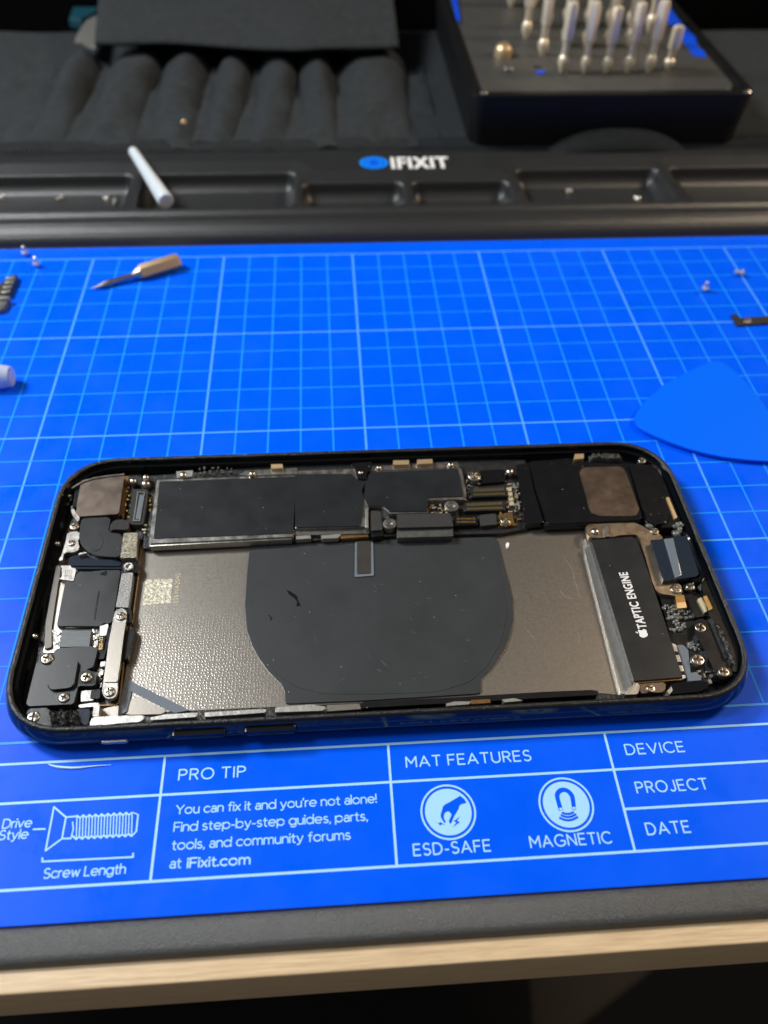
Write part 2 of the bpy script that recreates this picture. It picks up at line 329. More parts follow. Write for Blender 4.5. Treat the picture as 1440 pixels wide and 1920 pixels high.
# maker's mark on the rail
lz = .775; lc = P(701,305,lz); lr = (P(728,305,lz)[0]-P(674,305,lz)[0])/2
bm = bmesh.new(); sheet(bm, disc(lc, lr, 40, lr*.92), lz); sgn = child(obj('logo_disc', bm, 'logoblue'), tray)
bm = bmesh.new()
ringflat(bm, lc, lr*.62, lr*.74, lz+.004); lo_ = obj('logo_ring', bm, 'stripe', None); child(lo_, tray)
bm = bmesh.new()
for k in range(4):
    a = k*math.pi/2+math.pi/4; c_, s_ = math.cos(a), math.sin(a)
    sheet(bm, [(lc[0]+c_*u-s_*v, lc[1]+s_*u+c_*v) for u, v in ((.0,-.09),(.36*lr/1,-.16),(.36*lr/1,.16),(0,.09))], lz+.004+.001*k)
child(obj('logo_cross', bm, 'stripe'), tray)
bm = bmesh.new(); a, b = P(736,316,lz), P(842,314,lz); write(bm, 'IFIXIT', a, b, P(780,294,lz)[1]-a[1], lz, 1.1, .035, True); child(obj('logo_lettering', bm, 'ink'), tray)
# mat
mt = empty('work_mat', (9,-11,-.05)); tag(mt, 'glossy bright blue work mat printed with a pale grid and repair notes', 'mat')
bm = bmesh.new(); prism(bm, [(-11.5,-23.845),(39.5,-23.845),(39.5,.80),(-11.5,.80)], -.05, 0, .012); child(obj('mat_sheet', bm, 'blue'), mt)
bm = bmesh.new(); bmM = bmesh.new()
for i in range(-11, 40):
    w = .060 if i%5 == 0 else .046; sheet(bmM if i%5 == 0 else bm, [(i-w/2,0),(i+w/2,0),(i+w/2,-20),(i-w/2,-20)], .004 if i%5 else .005)
for j in range(0, 21):
    w = .056 if (j%5 == 0) else .042; sheet(bmM if (j%5 == 0) else bm, [(-11,-j-w/2),(39,-j-w/2),(39,-j+w/2),(-11,-j+w/2)], .0055 if j%5 else .0065)
child(obj('printed_fine_grid', bm, 'printthin', smooth=0), mt)
child(obj('printed_bold_grid', bmM, 'printbold', smooth=0), mt)
bm = bmesh.new(); tw = .055
for y in (-20.5,-21.39,-23.17): sheet(bm, [(-11,y-tw/2),(39,y-tw/2),(39,y+tw/2),(-11,y+tw/2)], .004)
sheet(bm, [(15,-22.28-tw/2),(39,-22.28-tw/2),(39,-22.28+tw/2),(15,-22.28+tw/2)], .0045)
for x in (-5,5,10,15,25): sheet(bm, [(x-tw/2,-23.17),(x+tw/2,-23.17),(x+tw/2,-20.5),(x-tw/2,-20.5)], .005)
child(obj('printed_table', bm, 'print', smooth=0), mt)
tz = .004
def AR(cx, cy, rx, ry, a0, a1, n=16): return [(cx+rx*math.cos(math.radians(a0+(a1-a0)*k/n)), cy+ry*math.sin(math.radians(a0+(a1-a0)*k/n))) for k in range(n+1)]
def OB(cx=.34, r=.345): return AR(cx,.345,r,.345,0,360,22)
def ARCH(x, w=.54): return [(x,.40)]+AR(x+w/2,.42,w/2,.27,180,0)+[(x+w,0)]
GL = {
'P':[[(0,0),(0,1),(.32,1)]+AR(.32,.74,.28,.26,90,-90)+[(0,.48)]], 'R':[[(0,0),(0,1),(.32,1)]+AR(.32,.74,.28,.26,90,-90)+[(0,.48)],[(.32,.48),(.62,0)]],
'O':[AR(.48,.5,.48,.51,0,360,28)], 'T':[[(0,1),(.68,1)],[(.34,1),(.34,0)]], 'I':[[(0,0),(0,1)]], 'M':[[(0,0),(0,1),(.43,.36),(.86,1),(.86,0)]],
'A':[[(0,0),(.42,1),(.84,0)],[(.14,.32),(.70,.32)]], 'F':[[(0,0),(0,1),(.56,1)],[(0,.50),(.50,.50)]], 'E':[[(.58,0),(0,0),(0,1),(.58,1)],[(0,.52),(.52,.52)]],
'U':[[(0,1),(0,.34)]+AR(.35,.34,.35,.35,180,360)+[(.70,1)]], 'S':[AR(.31,.755,.27,.255,38,270)+AR(.31,.25,.30,.255,90,-145)],
'D':[[(0,0),(0,1),(.30,1)]+AR(.30,.5,.46,.5,90,-90)+[(0,0)]], 'V':[[(0,1),(.41,0),(.82,1)]], 'C':[AR(.49,.5,.49,.51,48,312,22)],
'J':[[(.42,1),(.42,.26)]+AR(.2,.26,.22,.27,0,-150)], 'G':[AR(.49,.5,.49,.51,48,318,22)+[(.90,.20),(.90,.46),(.54,.46)]], 'N':[[(0,0),(0,1),(.74,0),(.74,1)]],
'Y':[[(0,1),(.38,.46),(.76,1)],[(.38,.46),(.38,0)]], 'L':[[(0,1),(0,0),(.52,0)]], '-':[[(0,.36),(.30,.36)]],
'o':[OB()], 'u':[[(0,.69),(0,.27)]+AR(.27,.27,.27,.27,180,360)+[(.54,.27)],[(.54,.69),(.54,0)]], 'c':[AR(.34,.345,.34,.345,48,312)],
'a':[[(.50,0),(.50,.45)]+AR(.27,.45,.23,.24,0,145)] + [AR(.24,.20,.24,.20,0,360)], 'n':[[(0,0),(0,.69)],ARCH(0)], 'f':[[(.16,0),(.16,.80)]+AR(.34,.80,.18,.22,180,80),[(0,.66),(.36,.66)]],
'i':[[(0,0),(0,.69)],[(0,.92),(0,.96)]], 'x':[[(0,.69),(.5,0)],[(0,0),(.5,.69)]], 't':[[(.15,.92),(.15,.16)]+AR(.31,.16,.16,.16,180,285),[(0,.66),(.36,.66)]],
'd':[OB(.33),[(.68,0),(.68,1.04)]], 'y':[[(0,.69),(.29,0)],[(.58,.69),(.24,-.16),(.12,-.24),(.02,-.23)]], 'r':[[(0,0),(0,.69)],[(0,.38)]+AR(.26,.42,.26,.26,180,85)],
'e':[AR(.34,.345,.34,.345,0,312,20),[(.02,.345),(.67,.345)]], 'l':[[(0,0),(0,1.04)]], 's':[AR(.23,.52,.19,.17,38,270)+AR(.23,.175,.22,.175,90,-145)],
'p':[[(0,.69),(0,-.25)],OB(.35)], 'b':[[(0,0),(0,1.04)],OB(.35)], 'g':[OB(.33),[(.68,.69),(.68,-.02)]+AR(.38,-.02,.30,.24,0,-140)], 'm':[[(0,0),(0,.69)],ARCH(0,.46),ARCH(.46,.46)],
'v':[[(0,.69),(.28,0),(.56,.69)]], 'w':[[(0,.69),(.2,0),(.41,.62),(.62,0),(.82,.69)]], 'h':[[(0,0),(0,1.04)],ARCH(0)], ',':[[(.06,.05),(0,-.15)]], '.':[[(0,.02),(0,.06)]],
'!':[[(0,1),(0,.34)],[(0,.02),(0,.06)]], '\u2019':[[(.06,1.02),(0,.78)]]}
def W4(body, a, b, cap, zm=4, sp=1.05, bold=.0, shear=0.):
    """one line of printed lettering drawn as pen strokes, fitted between two points of its baseline"""
    bm = bmesh.new(); A0, B0 = Vector(Z1(zm,*a,tz)), Vector(Z1(zm,*b,tz)); y0 = (A0.y+B0.y)/2; pen = .19 if bold > .02 else (.145 if body.isupper() else .148)
    gap = (.30 if body.isupper() else .18)+(.03 if bold > .02 else 0); x = 0; st = []
    for ch in body:
        if ch == ' ': x += .38 if body.isupper() else .36; continue
        g = GL[ch]; dots = ch in '.!i'
        for pl in g: st.append(([(x+p[0],p[1]) for p in pl], 1.35 if len(pl) == 2 and abs(pl[0][1]-pl[1][1]) < .05 and abs(pl[0][0]-pl[1][0]) < .01 else 1))
        x += max(p[0] for pl in g for p in pl)+gap
    k = (B0.x-A0.x)/(x-gap)
    for n_, (pl, w) in enumerate(st): stroke(bm, [(A0.x+p[0]*k, y0+p[1]*cap) for p in pl], pen*cap*w, tz+.0005*(n_%3))
    child(obj('printed_text', bm, 'print', smooth=0), mt)
W4('PRO TIP', (670,245), (918,232), .235, sp=1.12, bold=.006)
W4("You can fix it and you\u2019re not alone!", (660,371), (1411,331), .185, bold=.004)
W4('Find step-by-step guides, parts,', (652,435), (1378,399), .185, bold=.004)
W4('tools, and community forums', (645,505), (1313,468), .185, bold=.004)
W4('at', (637,576), (677,573), .185, bold=.004)
W4('iFixit.com', (703,573), (936,560), .185, bold=.028)
W4('Drive', (8,426), (116,420), .185, bold=.006); W4('Style', (-6,469), (102,463), .185, bold=.006)
W4('Screw Length', (162,613), (468,596), .185, bold=.006)
W4('MAT FEATURES', (85,196), (552,172), .235, 9, 1.1, .006); W4('ESD-SAFE', (113,528), (400,511), .225, 9, 1.1, .006)
W4('MAGNETIC', (552,498), (855,481), .225, 9, 1.1, .006); W4('DEVICE', (911,150), (1128,137), .235, 9, 1.1, .006)
W4('PROJECT', (951,293), (1218,278), .235, 9, 1.1, .006); W4('DATE', (990,450), (1150,440), .235, 9, 1.1, .006)
bm = bmesh.new(); sw = .036
def St(pts, w=sw, z=.004, closed=False): stroke(bm, Z(12, pts, 0), w, z, closed)
St([(405,532),(342,860),(465,770),(495,610)], closed=True)
St([(495,610),(572,602)]); St([(465,770),(532,768)]); St([(250,700),(338,697)])
St([(545,645),(550,700),(532,768)], sw*.8)
tops = [(578+46*k, 597-2.8*k) for k in range(10)]; bots = [(572+46*k, 775-2.6*k) for k in range(10)]
zz = []; 
for k in range(10): zz += [tops[k], (tops[k][0]+23, tops[k][1]+18)]
St(zz[:-1]); zz = []
for k in range(10): zz += [bots[k], (bots[k][0]+23, bots[k][1]-20)]
St([(545,750)]+zz[:-1])
for k in range(10):
    St([tops[k], bots[k]], sw*.7, .0045); St([(tops[k][0]+23,tops[k][1]+18),(bots[k][0]+23,bots[k][1]-20)] if k < 9 else [tops[k],(1036,590)], sw*.7, .0045)
St([(1036,590),(1022,715),(990,750)])
St([(318,915),(318,942),(998,908),(998,880)])
child(obj('printed_screw_drawing', bm, 'print', smooth=0), mt)
# round icons
bmA, bmB, kA, kB = [bmesh.new() for _ in range(4)]
c1 = Z1(9,241,364,0); c2 = Z1(9,683,336,0); R = .60
for c, b_ in ((c1,bmA), (c2,bmB)): ringflat(b_, c, R*.93, R, .004); sheet(b_, disc(c, R*.84), .004)
def I(c, pts): return [(c[0]+x*R, c[1]+y*R) for x, y in pts]
# hand reaching down between two sparks
sheet(kA, Z(16, [(1040,318),(1010,345),(900,410),(780,480),(660,545),(600,585),(580,625),(560,710),(525,810),(522,890),(560,960),(620,1055),(650,1050),(648,1010),(615,940),(602,870),(625,790),(700,740),(740,742),(800,800),(812,830),(790,890),(745,1000),(762,1065),(790,1072),(815,1045),(860,930),(900,850),(990,700),(1020,640),(1010,610),(1070,550),(1190,520),(1215,500),(1150,400)], 0), .008)
sheet(kA, Z(16, [(1050,872),(870,1012),(945,1035),(850,1170),(1040,1030),(960,995)], 0), .008)
sheet(kA, Z(16, [(390,1030),(470,1070),(500,1125),(560,1085),(655,1132),(560,1060),(520,1035),(470,1055)], 0), .008)
# horseshoe magnet and field arcs
sheet(kB, Z(17, [(545,872),(520,790),(450,540),(435,450),(450,370),(500,300),(570,255),(670,240),(760,262),(840,310),(910,380),(955,450),(975,540),(1010,835),(905,850),(880,680),(850,500),(800,420),(750,375),(690,360),(630,372),(580,410),(555,470),(570,560),(600,660),(655,850)], 0), .008)
sheet(bmB, Z(17, [(548,795),(625,788),(645,850),(562,862)], 0), .011); sheet(bmB, Z(17, [(905,772),(990,765),(996,825),(910,836)], 0), .011)
for k_, pts in enumerate([[(640,925),(700,948),(790,958),(870,942),(935,908)],[(610,990),(690,1025),(800,1040),(900,1020),(995,968)],[(570,1062),(680,1112),(800,1128),(920,1105),(1045,1040)]]): stroke(kB, Z(17, pts, 0), .045, .009+.0008*k_)
for b_, k_ in ((bmA,kA),(bmB,kB)):
    o = child(obj('printed_icon', b_, 'print', smooth=0), mt); o2 = obj('icon_shape', k_, 'blue', smooth=0); o2.parent = o
# ================================================================== TOOL ROLL
roll = empty('tool_roll', (3,14,.6)); tag(roll, 'black fabric tool roll with padded pockets and a flap lying behind the tray', 'tool roll')
bm = bmesh.new()
xs = np.arange(-14,42,.25); ys = np.arange(7.6,22.2,.25); X, Y = np.meshgrid(xs, ys)
nz = sum(rng.uniform(.02,.05)*np.sin(X*rng.uniform(.3,1.1)+Y*rng.uniform(-.8,.8)+rng.uniform(0,6)) for _ in range(8))
hump = .55*np.exp(-((X-21.3)/2.6)**4)*np.exp(-((Y-7.5)/.6)**2)
child(hf_np('base_fabric', xs, ys, .70+nz*.5+hump*0, 'cloth', None, .3), roll)
tubes = [((75,262),(150,85),.95,.95),((198,262),(252,98),1.25,.95),((310,262),(352,98),1.1,1.0),((402,262),(438,101),.85,.9),((502,262),(518,105),.95,.95),((598,262),(594,108),.85,.95),((712,262),(706,105),1.75,1.0)]
xs = np.arange(-12,14.4,.07); ys = np.concatenate([np.arange(7.55,8.6,.07), np.arange(8.6,17.0,.14)]); X, Y = np.meshgrid(xs, ys)
Zp = np.full_like(X, .74)
yn = np.clip((Y-8.3)/(16.8-8.3),0,1)
for (b, t, w, h) in tubes:
    pb, pt = P(*b,1.2), P(*t,1.55); xc = pb[0]+(pt[0]-pb[0])*yn + .12*np.sin(yn*3+b[0]); ww = w*(.82+.25*yn)
    q = np.clip(1-((X-xc)/ww)**2,0,1); Zp = np.maximum(Zp, .74+h*.85*q**(.8)*(.18+.82*np.minimum(1,yn*1.5))*np.clip((Y-7.9)/.9,0,1))
Zp += .5*nz[:1,:1]*0+sum(rng.uniform(.015,.035)*np.sin(X*rng.uniform(1,4)+Y*rng.uniform(-2.2,2.2)+rng.uniform(0,6)) for _ in range(9))
child(hf_np('pocket_sheet', xs, ys, Zp, 'cloth', None, .12), roll)
xs = np.arange(-12,36,.1); ys = np.arange(7.35,8.45,.1); X, Y = np.meshgrid(xs, ys)
hump = .95*np.exp(-((X-21.6)/3.1)**4)*np.clip((Y-7.0)/.9,0,1)*np.clip(1-(Y-7.0)/1.6,0,1)
Zb = .80+.03*np.sin(X*1.3)+.02*np.sin(X*3.1+1)-.35*np.clip((7.6-Y)/.3,0,1)
child(hf_np('ribbed_binding', xs, ys, Zb, 'rib', None, .15), roll)
xs = np.arange(19.0,25.6,.1); ys = np.arange(6.75,7.40,.05); X, Y = np.meshgrid(xs, ys); u = (X-22.3)/3.3
Zh = .60+.98*np.clip(1-np.abs(u)**2.6,0,1)*np.sin(np.clip((Y-6.7)/.65,0,1)*math.pi/2)**.7
child(hf_np('fabric_fold', xs, ys, Zh, 'rib', None, .1), roll)
# flap
xs = np.arange(P(178,86,1.95)[0], P(752,90,1.95)[0]+.01, .2); ys = np.arange(0,1.001,.05)
def edge_y(x):
    px = [178,300,450,560,660,752]; pv = [84,86,92,100,94,90]; E = [P(a,b,1.95) for a, b in zip(px,pv)]
    return np.interp(x, [e[0] for e in E], [e[1] for e in E])
bm = bmesh.new(); G = []
for t in ys:
    row = []
    for x in xs:
        y0 = float(edge_y(x)); y = y0+(21.9-y0)*t; z = 1.95+.15*math.sin(min(1,t*6)*math.pi/2)+1.0*t**1.3+.05*math.sin(x*.9+t*3)
        row.append(bm.verts.new((x-.35*t*(x < xs[0]+.1), y, z)))
    G.append(row)
for j in range(len(ys)-1):
    for i in range(len(xs)-1): bm.faces.new((G[j][i],G[j][i+1],G[j+1][i+1],G[j+1][i]))
fl = child(obj('flap', bm, 'cloth', smooth=60), roll); sol = fl.modifiers.new('thickness','SOLIDIFY'); sol.thickness = .16; sol.offset = -1
# blade tool in the first pocket
kn = empty('pry_knife', (*P(165,60,1.7),1.7)); tag(kn, 'pale steel blade with a teal handle sticking out of the leftmost fabric pocket', 'hand tool')
bm = bmesh.new(); prism(bm, [P(u,v,1.72) for u, v in [(139,80),(142,70),(152,52),(163,36),(174,26),(187,26),(183,55),(179,90),(165,86),(152,80)]], 1.62, 1.72, .03); child(obj('blade', bm, 'bright'), kn)
bm = bmesh.new(); prism(bm, [P(u,v,1.85) for u, v in [(128,34),(138,8),(146,-40),(196,-40),(186,18),(172,24),(152,38)]], 1.4, 1.85, .12); child(obj('handle', bm, 'teal'), kn)
# ================================================================== BIT CASE
cz0, cz1 = .82, 3.0
cs = empty('bit_case', (22,14,.8)); tag(cs, 'black plastic screwdriver bit case with bits standing in its grey insert', 'bit case')
xl, xr = 15.42, 28.1; yf, yb = 7.38, 21.9
bm = bmesh.new()
outer = roundpoly([(xl,yf),(xr,yf),(xr,yb),(xl,yb)], .7, 8); 
N = len(outer); rings = []
cxy = Vector(((xl+xr)/2,(yf+yb)/2))
def ins(pts, d):
    ps = [Vector(p) for p in pts]; return [tuple(Vector((p.x-math.copysign(min(d,abs(p.x-cxy.x)),p.x-cxy.x), p.y-math.copysign(min(d,abs(p.y-cxy.y)),p.y-cxy.y)))) for p in ps]
levels = [(-.15,cz0),(-.12,cz0+.5),(0,cz1-.10),(.03,cz1-.02),(.10,cz1),(.42,cz1),(.46,cz1-.03),(.62,cz1-.28)]
for d, z in levels: rings.append([bm.verts.new((*p,z)) for p in ins(outer,d)])
for a, b in zip(rings, rings[1:]):
    for k in range(N): bm.faces.new((a[k],a[(k+1)%N],b[(k+1)%N],b[k]))
bm.faces.new(rings[0][::-1]); bm.faces.new(rings[-1])
child(obj('case_shell', bm, 'case'), cs)
it = cz1-.12
bm = bmesh.new(); prism(bm, roundpoly([(xl+.62,yf+.62),(xr-.62,yf+.62),(xr-.62,yb-.62),(xl+.62,yb-.62)],.9,8), cz1-.29, it, .06); child(obj('bit_insert', bm, 'insert'), cs)
bm = bmesh.new(); prism(bm, [P(u,v,it+.03) for u, v in [(1235,-40),(1232,20),(1260,48),(1300,103),(1324,108),(1322,98),(1308,86),(1304,70),(1275,40),(1246,0),(1240,-40)]], it+.0, it+.03, 0); child(obj('blue_stripe', bm, 'stripe'), cs)
bm = bmesh.new(); prism(bm, [P(u,v,cz1+.03) for u, v in [(843,-20),(854,-20),(863,40),(856,36)]], cz1, cz1+.03, 0); child(obj('blue_stripe', bm, 'stripe'), cs)
bm = bmesh.new(); prism(bm, disc(P(1014,135,it+.03), .22), it, it+.03, 0); child(obj('blue_dot', bm, 'stripe'), cs)
bm = bmesh.new(); prism(bm, disc(P(1008,126,it+.012), .20), it-.01, it+.012, 0); child(obj('empty_slot', bm, 'case'), cs)
for u, v in ((908,172),(1402,170)):
    bm = bmesh.new(); lathe(bm, [(.17,0),(.17,.06),(.11,.11),(0.02,.12)], 16, (*P(u,v,cz1+.05),cz1-.02)); child(obj('corner_rivet', bm, 'steel'), cs)
bm = bmesh.new(); lathe(bm, [(.42,0),(.42,.25),(.36,.42),(.2,.55),(.03,.57)], 20, (*P(943,104,it),it-.02)); child(obj('adapter_post', bm, 'brass'), cs)
bm = bmesh.new(); lathe(bm, [(.27,0),(.27,.08),(.2,.14),(.03,.15)], 18, (*P(953,130,it),it-.02)); child(obj('small_post', bm, 'graymetal'), cs)
# bits: made once, then copied
def bit_parts():
    r = empty('screwdriver_bit')
    bm = bmesh.new(); lathe(bm, [(.05,-.1),(.09,.02),(.24,.38),(.25,.55),(.21,.68),(.15,.76),(.15,1.15),(.18,1.3)], 12); obj('shaft', bm, 'bitbrass', r)
    bm = bmesh.new(); lathe(bm, [(.17,1.28),(.25,1.4),(.265,1.5),(.265,2.75),(.21,2.9),(.02,2.92)], 6); obj('hex_shank', bm, 'bitsteel', r, 20)
    return r
bproto = bit_parts(); first = [True]
rows = [('front', [(1053,135),(1095,137),(1136,137),(1176,136),(1214,135),(1252,129)]), ('middle', [(1016,104),(1060,84),(1099,88),(1139,86),(1178,86)]), ('rear', [(985,72),(1024,52),(1062,44),(1102,46),(1142,48),(1180,50),(1216,60)]), ('last', [(957,12),(1000,10)])]
ordn = ['first','second','third','fourth','fifth','sixth','seventh']
for rn, lst in rows:
    for k, (u, v) in enumerate(lst):
        if first[0]: o = bproto; first[0] = False
        else:
            o = bproto.copy(); col.objects.link(o)
            for ch in bproto.children: c = ch.copy(); col.objects.link(c); c.parent = o
        o.location = (*P(u,v,it), it); sc = random.uniform(.92,1.05) if rn != 'front' or k < 5 else .62; o.scale = (1,1,sc); o.rotation_euler = (random.uniform(-.02,.02),random.uniform(-.02,.02),random.uniform(0,1))
        where = {'front':'front row','middle':'second row','rear':'third row','last':'rearmost row'}[rn]
        tag(o, f'{"short " if sc < .7 else ""}steel bit standing {ordn[k]} from the left in the {where} of the bit case', 'screwdriver bit', 'bits standing in the case')
# ================================================================== THINGS ON TRAY AND MAT
a = Vector((*P(249,283,1.12),1.12)); b = Vector((*P(311,377,.88),.88)); d = b-a
bm = bmesh.new(); tube(bm, [a-d*.02,a,a+d*.03,a+d*.55,a+d*.56,a+d*.97,b,b+d*.008], [.12,.19,.21,.26,.265,.325,.32,.28], 20); o = obj('plastic_rod', bm, 'milky', smooth=50)
tag(o, 'milky white tapered plastic rod lying across the tray compartments', 'plastic rod')
# gold driver bit
gb = empty('driver_bit', (*P(255,515,.3),.3)); tag(gb, 'gold hexagonal driver bit with a pointed silver tip lying on the blue mat', 'screwdriver bit')
A_ = Vector((*P(336,489,.30),.30)); B_ = Vector((*P(172,541,.10),.10)); d = B_-A_
bm = bmesh.new(); tube(bm, [A_-d*.01,A_,A_+d*.03,A_+d*.42,A_+d*.46], [.2,.27,.30,.30,.25], 6); child(obj('hex_shank', bm, 'brass', smooth=20), gb)
bm = bmesh.new(); tube(bm, [A_+d*.455,A_+d*.50,A_+d*.54], [.25,.19,.11], 16); child(obj('collar', bm, 'steel'), gb)
bm = bmesh.new(); tube(bm, [A_+d*.53,A_+d*.76,A_+d*.78,A_+d*.84,B_], [.105,.105,.13,.12,.015], 12); child(obj('tip', bm, 'steel'), gb)
# pick
pk = [(385,1390),(378,1362),(400,1320),(440,1262),(520,1185),(600,1112),(700,1055),(800,1005),(900,960),(985,927),(1025,918),(1060,922),(1100,938),(1140,964),(1200,1020),(1270,1092),(1380,1220),(1470,1345),(1560,1520),(1600,1640),(1595,1690),(1560,1712),(1440,1712),(1280,1702),(1100,1682),(950,1652),(800,1612),(660,1562),(540,1512),(460,1470),(400,1428)]
bm = bmesh.new(); prism(bm, Z(11, pk, .16), .07, .16, .025); o = obj('opening_pick', bm, 'pick'); tag(o, 'flat blue triangular opening pick with rounded tips on the right of the mat', 'opening pick')
# L shaped bracket
br = empty('shield_bracket', (*P(1410,598,0),0)); tag(br, 'thin black L shaped bracket lying flat at the right end of the mat', 'bracket')
bm = bmesh.new(); prism(bm, Z(11, [(1148,545),(1190,543),(1218,578),(1440,562),(1620,552),(1620,606),(1440,616),(1200,632),(1185,610)], .09), .01, .09, .015); child(obj('strip', bm, 'olive'), br)
bm = bmesh.new(); prism(bm, Z(11, [(1245,580),(1305,576),(1308,606),(1250,612)], .11), .085, .11, .01); child(obj('contact_pad', bm, 'silver'), br)
# grooved tool end
gt = empty('grooved_tool', (*P(8,545,0),0)); tag(gt, 'grey metal tool end with grooves at the left edge of the mat', 'hand tool')
bm = bmesh.new(); prism(bm, Z(20, [(-300,560),(-120,420),(0,270),(60,190),(100,155),(258,105),(268,130),(240,200),(140,430),(0,470),(-200,560)], .22), .0, .22, .07, seg=3); child(obj('grip', bm, 'darkmetal'), gt)
for k, (p, q) in enumerate([((90,178),(236,168)),((70,240),(215,232)),((45,318),(185,305)),((20,395),(158,375))]):
    bm = bmesh.new(); p, q = Z1(20,*p,.24), Z1(20,*q,.24); d_ = Vector(q)-Vector(p); box(bm, ((p[0]+q[0])/2,(p[1]+q[1])/2,.19), (d_.length,.13,.06), math.atan2(d_.y,d_.x), .03); child(obj('ridge', bm, 'gripmetal'), gt)
bm = bmesh.new(); prism(bm, Z(20, [(-200,470),(0,462),(150,452),(152,490),(0,505),(-200,510)], .30), .0, .30, .05); child(obj('collar', bm, 'bright'), gt)
bm = bmesh.new(); prism(bm, Z(20, [(-200,510),(0,508),(138,500),(110,580),(60,645),(0,672),(-200,690)], .20), .0, .20, .05); child(obj('shaft', bm, 'graymetal'), gt)
# cap
cpy = P(10,775-75,0)[1]; e = P(22,704,.40); e = (e[0]-.14, e[1])
bm = bmesh.new(); tube(bm, [(e[0]-3.2,e[1]-.1,.385),(e[0]-.16,e[1]-.02,.385),(e[0]-.05,e[1]-.02,.385),(e[0]+.12,e[1]-.03,.38),(e[0]+.15,e[1]-.03,.38),(e[0]+.10,e[1]-.03,.38)], [.38,.38,.36,.32,.28,.25], 24); o = obj('bottle_cap', bm, 'cap', smooth=50)
tag(o, 'translucent white plastic cap lying at the left edge of the mat', 'plastic cap')
# loose screws
def screw_mesh(R=.13, L=.22):
    bm = bmesh.new(); lathe(bm, [(.02,R*.75),(R*.75,R*.72),(R,R*.45),(R,0),(R*.5,-.01),(R*.5,-L),(R*.2,-L-.03)], 14)
    bmesh.ops.recalc_face_normals(bm, faces=bm.faces[:]); me = bpy.data.meshes.new('loose_screw'); 
    for f in bm.faces: f.smooth = False
    bm.to_mesh(me); bm.free(); me.materials.append(M['screwbright']); return me
SM = screw_mesh()
loose = [((47,474),0,.12,'tiny silver screw on the mat at the left, the one nearer the tray ridge',(3.1,0,0)),
 ((68,495),0,.12,'tiny silver screw on the mat below the other left screw',(3.0,.1,0)),
 ((1322,541),0,.12,'tiny round silver screw on the right of the mat, standing on its head',(3.14,0,0)),
 ((1389,513),0,.10,'tiny silver screw lying on its side on a bold grid line on the right',(1.57,0,1.3)),
 ((7,372),-.11,.0,'tiny screw in the left tray compartment at the picture edge',(1.5,0,.4)),
 ((115,373),-.11,.0,'tiny screw in the middle of the left tray compartment floor',(1.5,0,2.)),
 ((202,375),-.11,.0,'tiny screw in the left tray compartment, left one of the close pair',(1.5,0,1.)),
 ((216,379),-.11,.0,'tiny screw in the left tray compartment, right one of the close pair',(1.5,0,3.)),
 ((1196,375),-.11,.0,'tiny shiny screw in the tray compartment below the bit case',(1.5,0,.5)),
 ((1067,361),-.11,.0,'tiny dull screw near the left end of the compartment below the bit case',(1.5,0,.2)),
 ((345,231),1.5,.05,'tiny brass screw lying on the black fabric pockets',(1.2,0,.6))]
for (u,v), zz_, dz, lab, rot in loose:
    o = bpy.data.objects.new('loose_screw', SM); col.objects.link(o); o.location = (*P(u,v,zz_+dz), zz_+dz+.05); o.rotation_euler = rot
    tag(o, lab, 'screw', 'loose screws around the phone')
    if 'compartment' in lab or 'fabric' in lab: o.scale = (.9,)*3
me = SM.copy(); me.materials[0] = M['brass']; o.data = me
# curved fibre
bm = bmesh.new(); tube(bm, [(*Z1(12,x,y,.02),.02) for x, y in [(362,210),(390,222),(430,232),(480,237),(540,240),(600,237),(650,231),(740,222),(835,216)]], [.010,.022,.03,.032,.03,.026,.018,.012,.006], 6); o = obj('fibre', bm, 'fibre'); tag(o, 'thin curved pale fibre lying on the mat beneath the side switch', 'fibre')
# ================================================================== PHONE
ph = empty('smartphone', (10.05,-15.94,0)); tag(ph, 'opened black smartphone without screen or battery lying on the blue mat', 'phone')
X0, X1, Y0, Y1 = 1.25, 18.84, -20.27, -11.60
def outline(ins, r=1.75, n=14, e=2.35):
    x0, x1, y0, y1 = X0+ins, X1-ins, Y0+ins, Y1-ins; r = max(.3, r-ins*.9); out = []
    for cx, cy, a0 in ((x1-r,y1-r,0),(x0+r,y1-r,1),(x0+r,y0+r,2),(x1-r,y0+r,3)):
        for k in range(n+1):
            a = (a0+k/n)*math.pi/2; c, s = math.cos(a), math.sin(a)
            out.append((cx+r*math.copysign(abs(c)**(2/e),c), cy+r*math.copysign(abs(s)**(2/e),s)))
    # subdivide the straight runs
    res = []
    for p, q in zip(out, out[1:]+out[:1]):
        res.append(p); L_ = math.dist(p,q)
        if L_ > .6:
            m = int(L_/.3)
            for i in range(1,m): res.append((p[0]+(q[0]-p[0])*i/m, p[1]+(q[1]-p[1])*i/m))
    return res
def loft(prof, jitter=0.):
    bm = bmesh.new(); rings = []
    for i, (d, z) in enumerate(prof):
        rings.append([bm.verts.new((x+random.gauss(0,jitter),y+random.gauss(0,jitter),z+random.gauss(0,jitter))) for x, y in outline(d)])
    N = min(len(r) for r in rings)
    for a, b in zip(rings, rings[1:]):
        for k in range(N): bm.faces.new((a[k],a[(k+1)%N],b[(k+1)%N],b[k]))
    return bm
_ol = outline
def outline(ins, **k):                                     # same vertex count for every inset
    base0 = _ol(0); c = []
    A = _ol(ins)
    if len(A) == len(base0): return A
    # resample by arc length
    B = [Vector(p) for p in A]+[Vector(A[0])]; ln = [0]
    for p, q in zip(B,B[1:]): ln.append(ln[-1]+(q-p).length)
    t = np.linspace(0, ln[-1], len(base0), endpoint=False)
    return list(zip(np.interp(t,ln,[p.x for p in B]), np.interp(t,ln,[p.y for p in B])))
RZ = .74
